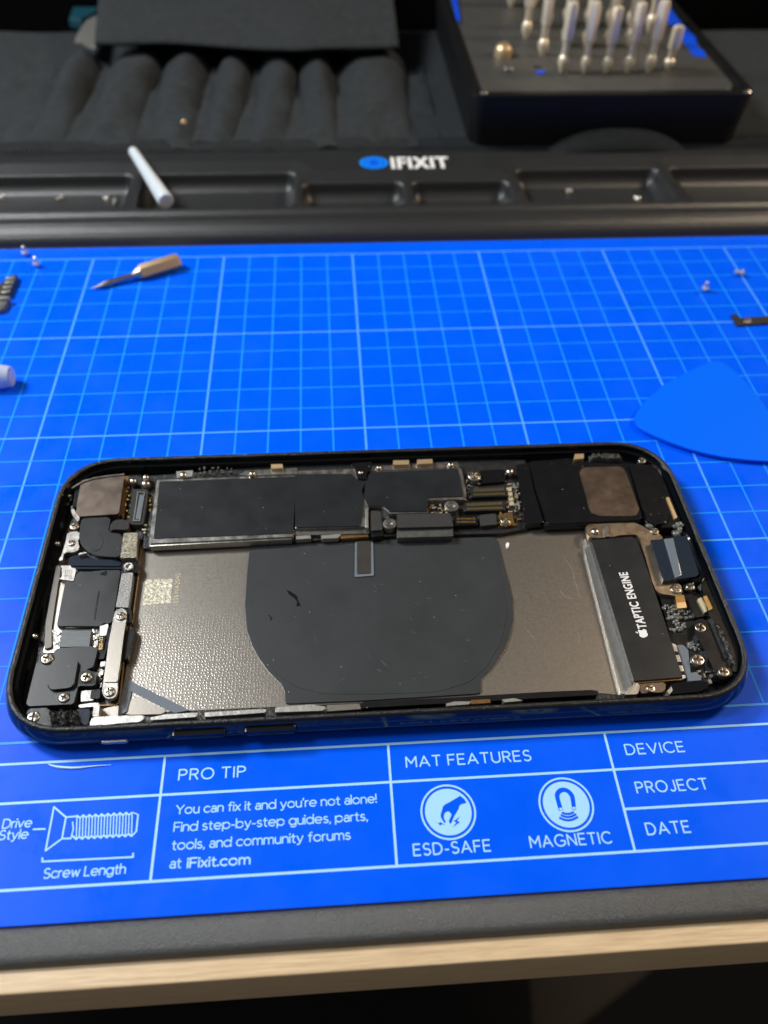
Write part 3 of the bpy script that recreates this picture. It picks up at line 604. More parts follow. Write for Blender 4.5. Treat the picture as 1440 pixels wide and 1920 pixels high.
frame = child(obj('frame', loft([(.55,.0),(.30,.02),(.14,.09),(.04,.20),(0,.34),(.02,.48),(.07,.60),(.10,.68),(.115,.715),(.145,RZ),(.215,RZ),(.24,RZ-.02),(.245,.55),(.31,.53),(.34,.08),(.55,.0)]), 'gloss'), ph)
child(obj('rim_adhesive', loft([(.128,RZ-.015),(.14,RZ+.010),(.18,RZ+.016),(.222,RZ+.010),(.241,RZ-.02)], .0022), 'glue', smooth=80), ph)
bm = bmesh.new(); prism(bm, outline(.335), .06, .20, 0); child(obj('back_housing', bm, 'board'), ph)
# side buttons on the near wall
def button(name, m, u0, u1, v, h, out=.05):
    xa, za = PY(u0,v,Y0-out); xb, zb = PY(u1,v,Y0-out); zc = min(max((za+zb)/2,.25),.5); bm = bmesh.new()
    prism(bm, roundpoly([(xa,zc-h/2),(xb,zc-h/2),(xb,zc+h/2),(xa,zc+h/2)], h*.45, 6), 0, .2, .025)
    for v_ in bm.verts: x, z, d = v_.co; v_.co = (x, Y0-out+.2-d, z)
    o = obj(name, bm, m); o.parent = frame; return o
button('mute_switch', 'bright', 189, 241, 1393, .10, .03)
button('volume_button', 'gloss', 318, 424, 1378, .17, .05); button('volume_button', 'gloss', 455, 556, 1371, .17, .05)
def sl(*a, into=None, **k):
    o = slab(a[0], a[1], None, *a[2:], **k)
    if into: o.parent = into
    else: child(o, ph)
    return o
# battery bay plate and coil pad
bay = sl('bay_plate', 'dots', 1, [(790,565),(1400,548),(2280,508),(3300,442),(3560,1395),(3330,1375),(1060,1478),(640,1500),(700,1300),(745,1050)], .15, .215, .01, .03)
sl('bay_ledge', 'bright', 3, [(632,470),(655,478),(672,500),(862,1125),(880,1150),(845,1190),(805,1195),(788,1130),(640,540)], .2, .31, .06, .05, into=bay)
pad_px = [(75,100),(60,250),(50,400),(60,520),(82,585),(110,640),(150,698),(190,742),(222,772),(238,800),(245,835),(242,872),(600,858),(900,840),(1190,822),(1186,785),(1186,758),(1205,732),(1235,706),(1270,660),(1302,610),(1326,545),(1342,470),(1340,370),(1322,290),(1300,215),(1280,130),(1262,70),(900,78)]
pad = sl('charging_pad', 'pad', 5, pad_px, .2, .265, .03, .08)
pad2 = [(700+(x-700)*.945, 470+(y-470)*.94) for x, y in pad_px if 110 < y < 800]
o = slab('coil_disc', 'pad', None, 5, [(105,110),(92,250),(85,400),(95,520),(140,640),(205,730),(290,790),(420,825),(700,826),(980,815),(1130,770),(1220,690),(1290,560),(1312,450),(1305,350),(1275,215),(1245,100)], .26, .2735, .008, .15); o.parent = pad
sl('coil_flex', 'tape', 5, [(580,95),(667,92),(672,255),(578,262)], .26, .305, .01, .03, into=pad)
sl('coil_tab', 'darkmetal', 5, [(590,90),(655,88),(655,243),(590,246)], .26, .325, .015, .02, into=pad)
# bit of torn film on pad
sl('film_scrap', 'plastic', 5, [(250,325),(268,330),(300,352),(305,372),(318,400),(296,402),(302,380),(285,362),(262,345)], .27, .281, .004, .01, into=pad)
sl('film_scrap', 'plastic', 5, [(160,443),(168,447),(182,460),(170,470),(176,460)], .27, .289, .002, .0, into=pad)
sl('pale_flake', 'white', 3, [(268,500),(275,488),(285,492),(284,505),(274,517)], .21, .235, .005, .02, into=bay)
def scratches(par, polys, z, n, seed, lmax=.5, m='bright'):
    r = random.Random(seed); bm = bmesh.new()
    for _ in range(n):
        A, B, C_, D = [Vector(p) for p in r.choice(polys)]; u, v = r.random(), r.random(); p = (A*(1-u)+B*u)*(1-v)+(D*(1-u)+C_*u)*v
        a = r.gauss(-1.1,.5); L_ = r.uniform(.06,lmax)*r.random(); c = r.uniform(-.15,.15); pts = [(p.x+L_*t*math.cos(a+c*t), p.y+L_*t*math.sin(a+c*t)) for t in (0,.33,.66,1)]
        stroke(bm, pts, r.uniform(.004,.009), z)
    o = obj('scratches', bm, m, smooth=0); o.parent = par; o['kind'] = 'stuff'
scratches(bay, [Z(3, [(300,480),(620,470),(800,1150),(230,1150)], .2165), Z(1, [(830,620),(1370,600),(1380,1150),(800,1250)], .2165), Z(1, [(760,1200),(1380,1150),(1560,1400),(1050,1440)], .2165)], .2165, 150, 4, .7, 'silver')
bm = bmesh.new()
for pts in ([(540,560),(560,585),(582,625),(590,665)], [(592,672),(602,705),(612,745)], [(520,715),(545,740),(580,750)], [(600,905),(612,930),(608,960)], [(370,900),(385,920),(405,940)]): stroke(bm, Z(3, pts, .2167), .016, .2167)
o = obj('scratches', bm, 'bright', smooth=0); o.parent = bay; o['kind'] = 'stuff'
scratches(pad, [Z(5, [(130,200),(1200,180),(1150,760),(300,780)], .2755)], .2757, 26, 6, .25, 'tape')
# ---- engraving on the bay plate
bm = bmesh.new(); a, b = Z1(1,1000,886,.22), Z1(1,1016,706,.22); write(bm, '1506WA2045', a, b, .13, .222, 1.1, .02); o = obj('engraving', bm, 'lettergold', smooth=0); o.parent = bay
bm = bmesh.new(); sheet(bm, Z(1, [(818,738),(972,736),(960,874),(800,884)], .219), .219); o = obj('etched_patch', bm, 'etched', smooth=0); o.parent = bay
# ---- left (upper) end
TOP = .52
lb = sl('flex_board', 'board', 6, [(545,-330),(640,-440),(760,-470),(1010,-500),(1060,-100),(1002,110),(988,260),(1003,275),(932,765),(890,790),(862,1075),(822,1445),(660,1455),(600,1440),(60,1480),(140,1000),(230,250),(430,-120)], .2, .30, .01, .05)
bm = bmesh.new()
pp = Z(6, [(1060,95),(1015,108),(1000,180),(990,260),(1003,275),(966,520),(935,765),(888,790),(862,1075),(838,1310),(823,1420),(800,1448),(660,1452)], .345)
tube(bm, [(x,y,.335) for x, y in pp], .022, 6); o = obj('board_edge', bm, 'copper'); child(o, ph)
cpl = sl('camera_plate', 'bronze', 7, [(318,242),(360,232),(800,188),(738,606),(715,622),(290,650),(250,622),(266,548),(262,520)], .3, .56, .015, .05)
sl('camera_side', 'plastic', 7, [(250,300),(312,245),(268,540),(215,550)], .3, .50, .02, .04, into=cpl)
bm = bmesh.new(); pp = Z(7, [(205,330),(235,312),(330,256),(450,218),(620,190),(800,172)], .6); tube(bm, [(x,y,.585) for x, y in pp], .022, 6); o = obj('camera_clip', bm, 'silver'); o.parent = cpl
sl('camera_flange', 'copper', 7, [(800,195),(850,200),(790,680),(745,600)], .3, .40, .01, .02, into=cpl)
fcv = sl('film_cover', 'film', 7, [(322,660),(635,655),(640,700),(612,830),(690,838),(780,846),(752,1108),(560,1100),(470,1085),(380,1040),(310,970),(288,880),(305,740)], .3, .50, .03, .10)
sl('film_disc', 'film', 7, [(350,930),(380,860),(440,830),(520,835),(560,900),(555,980),(500,1040),(430,1035),(375,990)], .45, .512, .012, .2, into=fcv)
sl('foam_pad', 'rough_black', 7, [(630,810),(640,745),(690,690),(770,682),(855,700),(850,770),(835,800),(665,795),(650,815)], .3, .53, .02, .04)
sl('conductive_foam', 'foamgold', 7, [(790,838),(948,828),(932,1112),(752,1118)], .3, .525, .02, .03)
cn = sl('board_connector', 'rough_black', 7, [(893,342),(1065,345),(1050,500),(1008,742),(880,740),(850,715)], .3, .50, .02, .06)
def ringslab(name, m, zm, pts, z0, z1, w):
    ps = Z(zm, pts, z1); c = sum((Vector(p) for p in ps), Vector((0,0)))/len(ps); bm = bmesh.new()
    for p, q in zip(ps, ps[1:]+ps[:1]):
        p, q = Vector(p), Vector(q); d = (q-p).normalized(); nn = Vector((-d.y,d.x))
        if (c-p).dot(nn) < 0: nn = -nn
        prism(bm, [p, q, q+nn*w, p+nn*w], z0, z1+random.uniform(0,.002), 0)
    o = obj(name, bm, m); return o
o = ringslab('connector_rim', 'graymetal', 7, [(945,368),(1032,375),(975,702),(893,700)], .48, .535, .035); o.parent = cn
sl('connector_core', 'tape', 7, [(972,405),(1022,410),(968,680),(922,678)], .48, .53, .01, .02, into=cn)
sl('clamp_arm', 'silver', 7, [(195,560),(235,560),(260,625),(300,650),(290,700),(270,705),(215,640)], .3, .50, .03, .05)
sl('clamp_plate', 'silver', 7, [(160,830),(290,815),(300,880),(275,905),(285,960),(295,1010),(250,1050),(120,1055),(100,1150),(55,1150),(95,1080),(140,930)], .3, .47, .03, .05)
sl('clip_bar', 'bright', 7, [(285,1060),(370,1045),(375,1062),(280,1085)], .3, .5, .01, .0)
sl('ribbon_flex', 'navy', 6, [(400,205),(470,180),(780,208),(840,245),(850,300),(430,300),(395,250)], .28, .38, .02, .04)
sl('ribbon_flex', 'navy', 6, [(455,230),(760,222),(840,258),(830,275),(420,272)], .36, .42, .02, .02)
# metal tray left of big chip
sl('chip_tray', 'plate', 6, [(330,270),(470,275),(470,620),(660,640),(655,1000),(180,1010),(240,760),(300,430)], .28, .34, .015, .04)
sl('tray_wall', 'darkmetal', 6, [(295,270),(335,275),(290,560),(255,800),(255,960),(195,975),(205,760),(255,480)], .28, .40, .06, .03)
ccv = sl('chip_cover', 'film', 6, [(465,335),(690,312),(838,310),(768,748),(672,782),(298,780),(372,402),(442,400)], .3, .47, .02, .04)
sl('chip_cover_fold', 'plastic', 6, [(365,785),(660,780),(655,798),(375,798)], .3, .40, .01, .0, into=ccv)
sl('film_bubble', 'plastic', 6, [(690,325),(718,312),(722,332),(706,360),(694,350),(660,345)], .46, .485, .012, .02, into=ccv)
sl('film_crease', 'plastic', 6, [(652,480),(660,490),(640,620),(622,740),(610,735),(628,610)], .46, .474, .004, .0, into=ccv)
sl('dotted_tab', 'silver', 6, [(340,290),(455,292),(462,310),(440,402),(312,385),(345,370)], .3, .49, .015, .03)
bm = bmesh.new()
for i in range(4):
    for j in range(3): lathe(bm, [(.028,0),(.026,.012),(.008,.02)], 8, (*Z1(6, 372+16*i-3*j, 318+20*j, .49),.485))
o = obj('tab_dots', bm, 'bright'); child(o, ph)
sl('ribbed_chip', 'chip', 6, [(348,818),(590,822),(572,955),(318,958)], .3, .43, .015, .01)
sl('chip_side', 'plastic', 6, [(590,822),(602,830),(585,958),(570,958)], .3, .41, .0, .0)
bm = bmesh.new()
for i in range(26): box(bm, (*Z1(6, random.uniform(255,335), random.uniform(815,965), .36), .335), (random.uniform(.06,.12),random.uniform(.05,.09),random.uniform(.02,.05)), random.uniform(0,3), .008)
for i in range(14): box(bm, (*Z1(6, random.uniform(600,640), random.uniform(810,960), .36), .335), (random.uniform(.05,.1),random.uniform(.05,.09),random.uniform(.02,.05)), random.uniform(0,3), .008)
o = obj('solder_pads', bm, 'bright'); child(o, ph)
sl('white_label', 'white', 6, [(662,790),(672,768),(700,756),(728,758),(734,775),(715,862),(660,866)], .3, .47, .015, .03)
sl('flex_tail', 'plastic', 6, [(652,868),(712,862),(690,985),(636,990)], .3, .44, .01, .02)
bm = bmesh.new(); write(bm, '820-02', Z1(6,683,978,.445), Z1(6,687,872,.445), .085, .4455, 1.05, .02); o = obj('flex_lettering', bm, 'gold', smooth=0); child(o, ph)
sl('mesh_pad', 'mesh', 6, [(848,335),(942,330),(930,430),(902,625),(795,622),(815,520)], .3, .50, .015, .02)
sl('screw_seat', 'plastic', 6, [(850,250),(985,240),(1000,268),(985,330),(840,330)], .3, .46, .02, .05)
sl('screw_seat', 'plastic', 6, [(800,625),(930,640),(935,740),(890,765),(780,720)], .3, .45, .02, .05)
# long bracket
lbk = sl('long_bracket', 'silver', 6, [(775,722),(790,660),(820,632),(860,632),(888,660),(890,700),(882,745),(860,900),(838,1080),(812,1255),(812,1330),(795,1375),(750,1400),(705,1385),(680,1340),(690,1270),(735,930)], .42, .53, .02, .05)
sl('bracket_plate', 'plate', 6, [(774,745),(882,745),(858,900),(836,1080),(810,1252),(697,1255),(738,930)], .5, .56, .015, .02, into=lbk)
sl('bracket_shoulder', 'plastic', 6, [(900,790),(945,780),(955,835),(900,1060),(868,1065),(880,900)], .25, .44, .03, .04)
sl('bracket_shoulder', 'plastic', 6, [(640,990),(700,985),(720,880),(745,790),(760,770),(735,930),(695,1060),(640,1060)], .3, .47, .02, .02)
# black stepped bracket
lwb = sl('lower_bracket', 'film', 6, [(275,990),(320,968),(590,953),(632,962),(642,985),(606,1128),(540,1150),(605,1165),(640,1175),(620,1285),(480,1285),(440,1440),(60,1458),(42,1435),(128,1085),(220,1098),(275,1080)], .3, .55, .025, .05)
sl('upper_bracket', 'film', 6, [(262,1062),(445,1048),(478,1080),(442,1285),(400,1302),(262,1318),(216,1298)], .5, .64, .03, .07, into=lwb)
sl('bracket_bevel', 'plastic', 6, [(270,1325),(300,1312),(395,1320),(412,1350),(405,1400),(350,1432),(300,1410),(275,1370)], .5, .558, .02, .1, into=lwb)
sl('bracket_seat', 'plastic', 6, [(490,1160),(610,1160),(622,1270),(485,1272)], .4, .557, .012, .06, into=lwb)
bm = bmesh.new()
for k in range(6): 
    p, q = Z1(6, 528+3*k, 1335+15*k, .42), Z1(6, 578-1*k, 1335+15*k, .42); m_ = ((p[0]+q[0])/2,(p[1]+q[1])/2); box(bm, (*m_,.3), (.28,.05,.14), .0, .012)
o = obj('spring_contact', bm, 'bright'); child(o, ph)
sl('corner_block', 'plastic', 6, [(590,1320),(668,1312),(660,1395),(580,1392)], .3, .46, .02, .03)
sl('white_component', 'bright', 6, [(668,1085),(712,1078),(706,1120),(664,1125)], .3, .47, .01, .01)
bm = bmesh.new()
for i in range(16): box(bm, (*Z1(6, random.uniform(640,690), random.uniform(1130,1300), .4), .3), (random.uniform(.05,.14),random.uniform(.04,.08),random.uniform(.04,.12)), random.choice((0,1.57)), .008)
o = obj('solder_pads', bm, 'silver'); child(o, ph)
sl('corner_frame', 'silver', 6, [(480,1448),(590,1432),(652,1428),(660,1450),(652,1545),(600,1545),(612,1460),(490,1472)], .4, .62, .015, .02)
sl('ledge_strip', 'bright', 6, [(580,1590),(600,1552),(800,1540),(1035,1535),(1042,1555),(1000,1590),(880,1598),(580,1628)], .3, .66, .02, .03)
sl('blue_window', 'navy', 6, [(455,1485),(560,1475),(585,1490),(560,1625),(520,1610),(475,1560)], .3, .58, .02, .05)
# crumpled foil near the corner: jittered patch
def crumple(name, m, zm, pts, z, amp, nx=16, ny=12, seed=1):
    r = np.random.default_rng(seed); A,B,C_,D = [Vector(p) for p in Z(zm, pts, z)]; bm = bmesh.new(); G = []
    for j in range(ny+1):
        v = j/ny; row = []
        for i in range(nx+1):
            u = i/nx; p = (A*(1-u)+B*u)*(1-v)+(D*(1-u)+C_*u)*v; e = 0 if i in (0,nx) or j in (0,ny) else 1
            row.append(bm.verts.new((p.x+r.normal(0,.012), p.y+r.normal(0,.012), z-.10*(1-e)+e*amp*(r.random()-.3))))
        G.append(row)
    for j in range(ny):
        for i in range(nx): bm.faces.new((G[j][i],G[j][i+1],G[j+1][i+1],G[j+1][i]))
    o = obj(name, bm, m, smooth=50 if m == 'glue' else 180); child(o, ph); return o
crumple('crumpled_foil', 'glue', 6, [(225,1488),(470,1485),(530,1645),(245,1665)], .64, .14, 18, 12, 3)
sl('corner_bed', 'plastic', 6, [(40,1480),(250,1470),(260,1650),(180,1665),(60,1600)], .3, .60, .03, .1)
# triangular tape
sl('tape_strip', 'tape', 6, [(878,1232),(905,1238),(1420,1492),(1290,1515),(862,1300)], .21, .262, .012, .02)
sl('tape_tail', 'tape', 6, [(862,1300),(930,1330),(890,1500),(830,1535),(820,1440)], .21, .25, .01, .02)
sl('corner_plate', 'plate', 6, [(918,1420),(950,1388),(1005,1384),(1225,1500),(1180,1525),(895,1530)], .21, .25, .012, .04)
sl('corner_plate', 'plate', 6, [(690,1480),(820,1450),(815,1540),(665,1550)], .21, .35, .012, .02)
# ---- near ledge
for i, pts in enumerate([[(840,1518),(930,1498),(1115,1488),(1105,1512),(850,1530)], [(1150,1488),(1440,1470),(1500,1470),(1490,1488),(1150,1512)]]): sl('ledge_strip', 'bright', 1, pts, .3, .64, .015, .02)
sl('ledge_strip', 'bright', 5, [(195,890),(370,876),(440,888),(430,906),(195,914)], .3, .64, .015, .03)
sl('ledge_strip', 'plate', 5, [(445,880),(600,872),(610,898),(440,910)], .3, .56, .015, .01)
sl('antenna_bar', 'plastic', 5, [(605,875),(625,862),(1000,845),(1500,815),(1720,806),(1755,812),(1750,830),(1300,855),(640,892),(612,897)], .3, .58, .02, .03)
sl('antenna_foot', 'bright', 5, [(1020,872),(1060,862),(1140,862),(1130,875),(1020,884)], .3, .63, .015, .01)
sl('antenna_foot', 'copper', 5, [(1140,855),(1230,850),(1235,868),(1140,874)], .3, .62, .015, .01)
sl('antenna_foot', 'bright', 5, [(1290,852),(1350,846),(1390,858),(1300,866)], .3, .63, .015, .01)
# ---- logic board
lg = sl('logic_board', 'board', 0, [(278,893),(560,870),(700,862),(860,862),(985,862),(990,990),(940,1000),(700,1006),(548,1016),(268,1028)], .2, .36, .01, .05)
s1 = sl('shield_can', 'silver', 0, [(294,900),(556,890),(549,1006),(279,1019)], .36, .55, .02, .03, into=lg)
sl('shield_film', 'film', 0, [(299,903),(556,893),(549,1000),(288,1010)], .54, .565, .008, .03, into=lg)
sl('shield_can', 'silver', 2, [(345,190),(680,178),(690,225),(760,240),(755,390),(750,500),(340,512)], .36, .555, .02, .03, into=lg)
sl('shield_film', 'film', 2, [(338,208),(660,204),(690,238),(735,248),(722,390),(708,498),(340,506)], .55, .585, .015, .05, into=lg)
sl('shield_can', 'silver', 2, [(765,182),(1262,165),(1278,180),(1305,330),(1300,350),(1085,352),(1090,425),(870,428),(828,395),(745,388)], .36, .555, .02, .02, into=lg)
sl('shield_film', 'film', 2, [(762,196),(1255,174),(1288,330),(1083,338),(1086,414),(872,418),(836,388),(745,383),(715,300),(740,240)], .55, .585, .015, .04, into=lg)
sl('shield_rail', 'silver', 0, [(280,1016),(546,1003),(547,1011),(281,1024)], .3, .5, .02, .0, into=lg)
sl('rail_clip', 'bright', 2, [(345,555),(425,550),(430,568),(345,574)], .3, .46, .01, .01, into=lg)
sl('rail_clip', 'bright', 2, [(485,552),(600,543),(580,566),(490,570)], .3, .46, .01, .01, into=lg)
sl('rail', 'graymetal', 2, [(320,520),(760,505),(758,540),(325,552)], .3, .46, .02, .01, into=lg)
sl('rail_flex', 'copper', 2, [(590,550),(745,542),(755,558),(600,568)], .3, .42, .01, .0, into=lg)
sl('post', 'bright', 2, [(735,398),(750,398),(752,508),(735,508)], .36, .62, .01, .0, into=lg)
sl('foam_pad', 'rough_black', 2, [(765,412),(822,415),(832,520),(766,525)], .36, .56, .02, .03, into=lg)
sl('foam_pad', 'plastic', 2, [(768,530),(835,522),(838,552),(770,560)], .3, .5, .03, .0, into=lg)
sl('connector_cover', 'rough_black', 2, [(912,432),(1212,426),(1232,500),(914,508)], .36, .60, .02, .03, into=lg)
sl('connector_skirt', 'graymetal', 2, [(912,512),(1228,500),(1228,556),(912,564)], .26, .50, .04, .03, into=lg)
sl('gold_socket', 'plastic', 2, [(1232,445),(1360,438),(1368,490),(1240,496)], .36, .52, .02, .03, into=lg)
bm = bmesh.new()
for i in range(5):
    for j in range(2): box(bm, (*Z1(2, 1258+22*i, 457+18*j, .53), .515), (.09+.04*(i == 2),.06,.015), 0, 0)
o = obj('gold_pads', bm, 'gold'); o.parent = lg
def pinconn(zm, pts, n):
    ps = [Vector(p) for p in Z(zm, pts, .52)]; bm = bmesh.new(); prism(bm, ps, .36, .50, .02, .04); o = obj('pin_connector', bm, 'board'); child(o, ph)
    A, B, C_, D = ps; bm = bmesh.new()
    for k in range(n):
        u = .08+.84*k/(n-1)
        for a, b, t in ((A,B,.25),(D,C_,.25)):
            p = a.lerp(b,u); q = (D if a is A else A).lerp(C_ if a is A else B,u); c = p.lerp(q,t); d = (q-p)
            box(bm, (c.x,c.y,.495), (d.length*.30,.028,.025), math.atan2(d.y,d.x), .004)
    o2 = obj('pin_row', bm, 'pin'); o2.parent = o
    bm = bmesh.new(); c1_, c2_ = A.lerp(D,.44), B.lerp(C_,.44); c3, c4 = B.lerp(C_,.56), A.lerp(D,.56); prism(bm, [c1_.lerp(c2_,.06),c1_.lerp(c2_,.94),c4.lerp(c3,.94),c4.lerp(c3,.06)], .49, .535, .008)
    o3 = obj('connector_spine', bm, 'rough_black'); o3.parent = o
pinconn(3, [(112,236),(270,228),(276,270),(106,276)], 18); pinconn(3, [(78,303),(262,294),(270,336),(72,342)], 24)
def unit_box():
    bm = bmesh.new(); prism(bm, [(-.5,-.5),(.5,-.5),(.5,.5),(-.5,.5)], 0, 1, .1); bmesh.ops.recalc_face_normals(bm, faces=bm.faces[:]); return bm
UB = {}
def clutter(name, zm, x0, x1, y0, y1, n, m, z=.36, seed=1, big=1., par=None):
    r = random.Random(seed); placed = []; name = {'gold_components':'gold_component','chip_components':'chip_component'}[name]
    if m not in UB:
        me = bpy.data.meshes.new(name); b_ = unit_box(); b_.to_mesh(me); b_.free(); me.materials.append(M[m]); UB[m] = me
    for _ in range(n*6):
        if len(placed) >= n: break
        p = Z1(zm, r.uniform(x0,x1), r.uniform(y0,y1), z+.06)
        if any(math.dist(p,q) < .12*big for q in placed): continue
        placed.append(p); o = bpy.data.objects.new(name, UB[m]); col.objects.link(o); o.location = (*p, z-.01)
        o.scale = (r.uniform(.05,.12)*big, r.uniform(.035,.07)*big, r.uniform(.04,.10)); o.rotation_euler = (0,0,r.choice((0,1.5708))+r.uniform(-.05,.05))
        if par: o.parent = par
        else: child(o, ph)
clutter('gold_components', 2, 1090,1195,350,430, 22, 'gold', .36, 2, par=lg); clutter('chip_components', 2, 1095,1200,355,430, 12, 'bright', .38, 3, par=lg)
clutter('gold_components', 3, 278,330,215,345, 16, 'gold', .36, 4, par=lg); clutter('chip_components', 3, 278,335,210,350, 16, 'bright', .38, 5, par=lg)
clutter('gold_components', 3, 235,340,350,412, 16, 'gold', .36, 6, par=lg); clutter('chip_components', 3, 75,105,190,300, 9, 'silver', .36, 7, par=lg)
clutter('chip_components', 2, 1290,1400,200,290, 12, 'graymetal', .36, 8, par=lg); clutter('chip_components', 7, 810,860,310,680, 14, 'gold', .36, 9)
clutter('chip_components', 7, 1060,1110,380,600, 10, 'gold', .36, 10); clutter('chip_components', 7, 1000,1045,740,840, 8, 'lettergold', .36, 11)
clutter('chip_components', 7, 120,210,380,560, 6, 'graymetal', .4, 12)
sl('gold_tab', 'gold', 3, [(235,360),(300,352),(310,405),(245,412)], .36, .47, .015, .02, into=lg)
sl('foam_pad', 'rough_black', 3, [(145,362),(222,355),(230,405),(152,412)], .36, .50, .02, .02, into=lg)
sl('clear_cover', 'plastic', 3, [(148,155),(262,148),(270,205),(155,215)], .36, .46, .02, .03, into=lg)
for k in range(4): sl('gold_block', 'lettergold', 18, [(862+16*k,520+85*k),(945+14*k,515+85*k),(958+14*k,580+85*k),(876+16*k,585+85*k)], .36, .43, .012, .01, into=lg)
for k in range(3): sl('solder_bead', 'bright', 18, [(970+38*k,440+170*k),(1005+38*k,440+170*k),(1035+38*k,520+170*k),(1035+30*k,545+170*k),(995+38*k,520+170*k)], .36, .45, .03, .02, into=lg)
# far rail: clamps and gold tabs against the far wall
FT = .62
sl('far_clamp', 'silver', 2, [(25,210),(60,188),(350,172),(352,205),(80,214)], .36, .60, .015, .02)
sl('far_tab', 'brass', 2, [(205,152),(268,150),(272,172),(205,176)], .5, .70, .01, .01)
sl('far_clamp', 'silver', 2, [(765,165),(880,158),(1150,142),(1255,138),(1262,165),(765,188)], .36, .585, .015, .02)
sl('far_tab', 'brass', 2, [(892,130),(980,128),(982,152),(890,154)], .5, .70, .01, .01); sl('far_tab', 'brass', 2, [(1026,126),(1112,122),(1114,146),(1026,150)], .5, .70, .01, .01)
sl('rivet_block', 'plastic', 2, [(660,145),(770,138),(770,185),(745,195),(742,235),(690,235),(680,190)], .36, .63, .02, .02)
sl('far_tab', 'bright', 0, [(330,884),(362,882),(360,893),(332,895)], .4, .62, .02, .01)
clutter('chip_components', 0, 372,440,876,888, 14, 'graymetal', .5, 21, .9)
# screws -------------------------------------------------------------------------------------
def phillips(R=.2, h=.075, cross=True):
    bm = bmesh.new(); nr, na = 22, 72; G = []
    for i in range(nr+1):
        t = i/nr; r = R*t; row = []
        for k in range(na):
            a = 2*math.pi*k/na; x, y = r*math.cos(a), r*math.sin(a); z = h*(1-.18*t**2-.62*max(0,(t-.8)/.2)**2)
            dd = min(max(min(abs(x),abs(y))-R*.13, max(abs(x),abs(y))-R*.66), (abs(x)+abs(y))-R*.36)
            if cross: z -= .085*min(1,max(0,.5-dd/(R*.10)))
            row.append(bm.verts.new((x,y,z)))
        G.append(row)
    for i in range(nr):
        for k in range(na):
            bm.faces.new((G[i][k],G[i+1][k],G[i+1][(k+1)%na],G[i][(k+1)%na]))
    bot = [bm.verts.new((v.co.x,v.co.y,-.12)) for v in G[-1]]
    for k in range(na): bm.faces.new((G[-1][k],bot[k],bot[(k+1)%na],G[-1][(k+1)%na]))
    bmesh.ops.remove_doubles(bm, verts=bm.verts[:], dist=1e-5); bmesh.ops.recalc_face_normals(bm, faces=bm.faces[:])
    for f in bm.faces: f.smooth = True
    for e in bm.edges:
        if len(e.link_faces) == 2 and e.calc_face_angle(0) > .75: e.smooth = False
    me = bpy.data.meshes.new('screw'); bm.to_mesh(me); bm.free(); me.materials.append(M['steel']); return me
PHM = phillips(); 
def studmesh():
    bm = bmesh.new(); lathe(bm, [(.2,-.12),(.2,.06),(.17,.09),(.10,.09),(.085,.03),(.02,.02)], 26); bmesh.ops.recalc_face_normals(bm, faces=bm.faces[:])
    for f in bm.faces: f.smooth = True
    for e in bm.edges:
        if len(e.link_faces) == 2 and e.calc_face_angle(0) > .6: e.smooth = False
    me = bpy.data.meshes.new('standoff'); bm.to_mesh(me); bm.free(); me.materials.append(M['silver']); return me
STM = studmesh()
def domemesh():
    bm = bmesh.new(); lathe(bm, [(.2,-.12),(.2,.03),(.185,.08),(.14,.13),(.07,.155),(.01,.16)], 26); bmesh.ops.recalc_face_normals(bm, faces=bm.faces[:])
    for f in bm.faces: f.smooth = True
    me = bpy.data.meshes.new('rivet'); bm.to_mesh(me); bm.free(); me.materials.append(M['steel']); return me
DMM = domemesh()
def put(kind, zm, x, y, z, rpx):
    p = Z1(zm,x,y,z+.06); s = ZM[zm][2]; q = Z1(zm,x+rpx,y,z+.06); R_ = abs(q[0]-p[0])
    o = bpy.data.objects.new({'screw':'screw','stud':'standoff','dome':'rivet'}[kind], {'screw':PHM,'stud':STM,'dome':DMM}[kind]); col.objects.link(o)
    o.location = (*p,z); o.scale = (R_/.2,R_/.2,min(1,R_/.2+.1)); o.rotation_euler = (random.uniform(-.05,.05),random.uniform(-.05,.05),random.uniform(0,1.5)); child(o, ph)
for kd, zm, x, y, z, r in [('stud',6,902,278,.47,44),('screw',6,838,692,.53,44),('screw',6,740,1330,.53,48),('screw',6,215,1052,.55,56),('screw',6,548,1208,.55,52),('screw',6,357,1380,.55,46),('screw',6,100,1545,.58,56),
  ('screw',7,235,752,.47,56),('screw',7,195,938,.47,46),('dome',7,895,245,.48,46),('dome',7,1037,278,.48,58),('dome',7,1040,205,.52,42),('dome',7,170,408,.48,24),('dome',7,38,945,.45,36),('dome',6,110,860,.50,26),
  ('stud',2,872,486,.52,38),('stud',2,1220,386,.50,40),('screw',2,1347,214,.50,40),('dome',3,288,158,.50,20),('screw',3,268,384,.48,26),('dome',2,708,196,.58,16),('dome',2,810,168,.58,18),('dome',2,1215,152,.58,20),('dome',2,98,203,.58,22),('dome',1,1030,150,.55,26),
  ('screw',3,905,104,.56,19),('dome',3,685,438,.47,22),('screw',3,962,433,.50,22),('screw',3,1062,704,.50,27),('screw',3,1130,691,.50,21),('screw',3,1176,884,.52,27),('screw',3,1165,1034,.50,32),('screw',3,1286,1090,.60,27),('screw',3,945,1166,.48,22),
  ('dome',1,430,1400,.3,8)][:-1]: put(kd, zm, x, y, z, r)
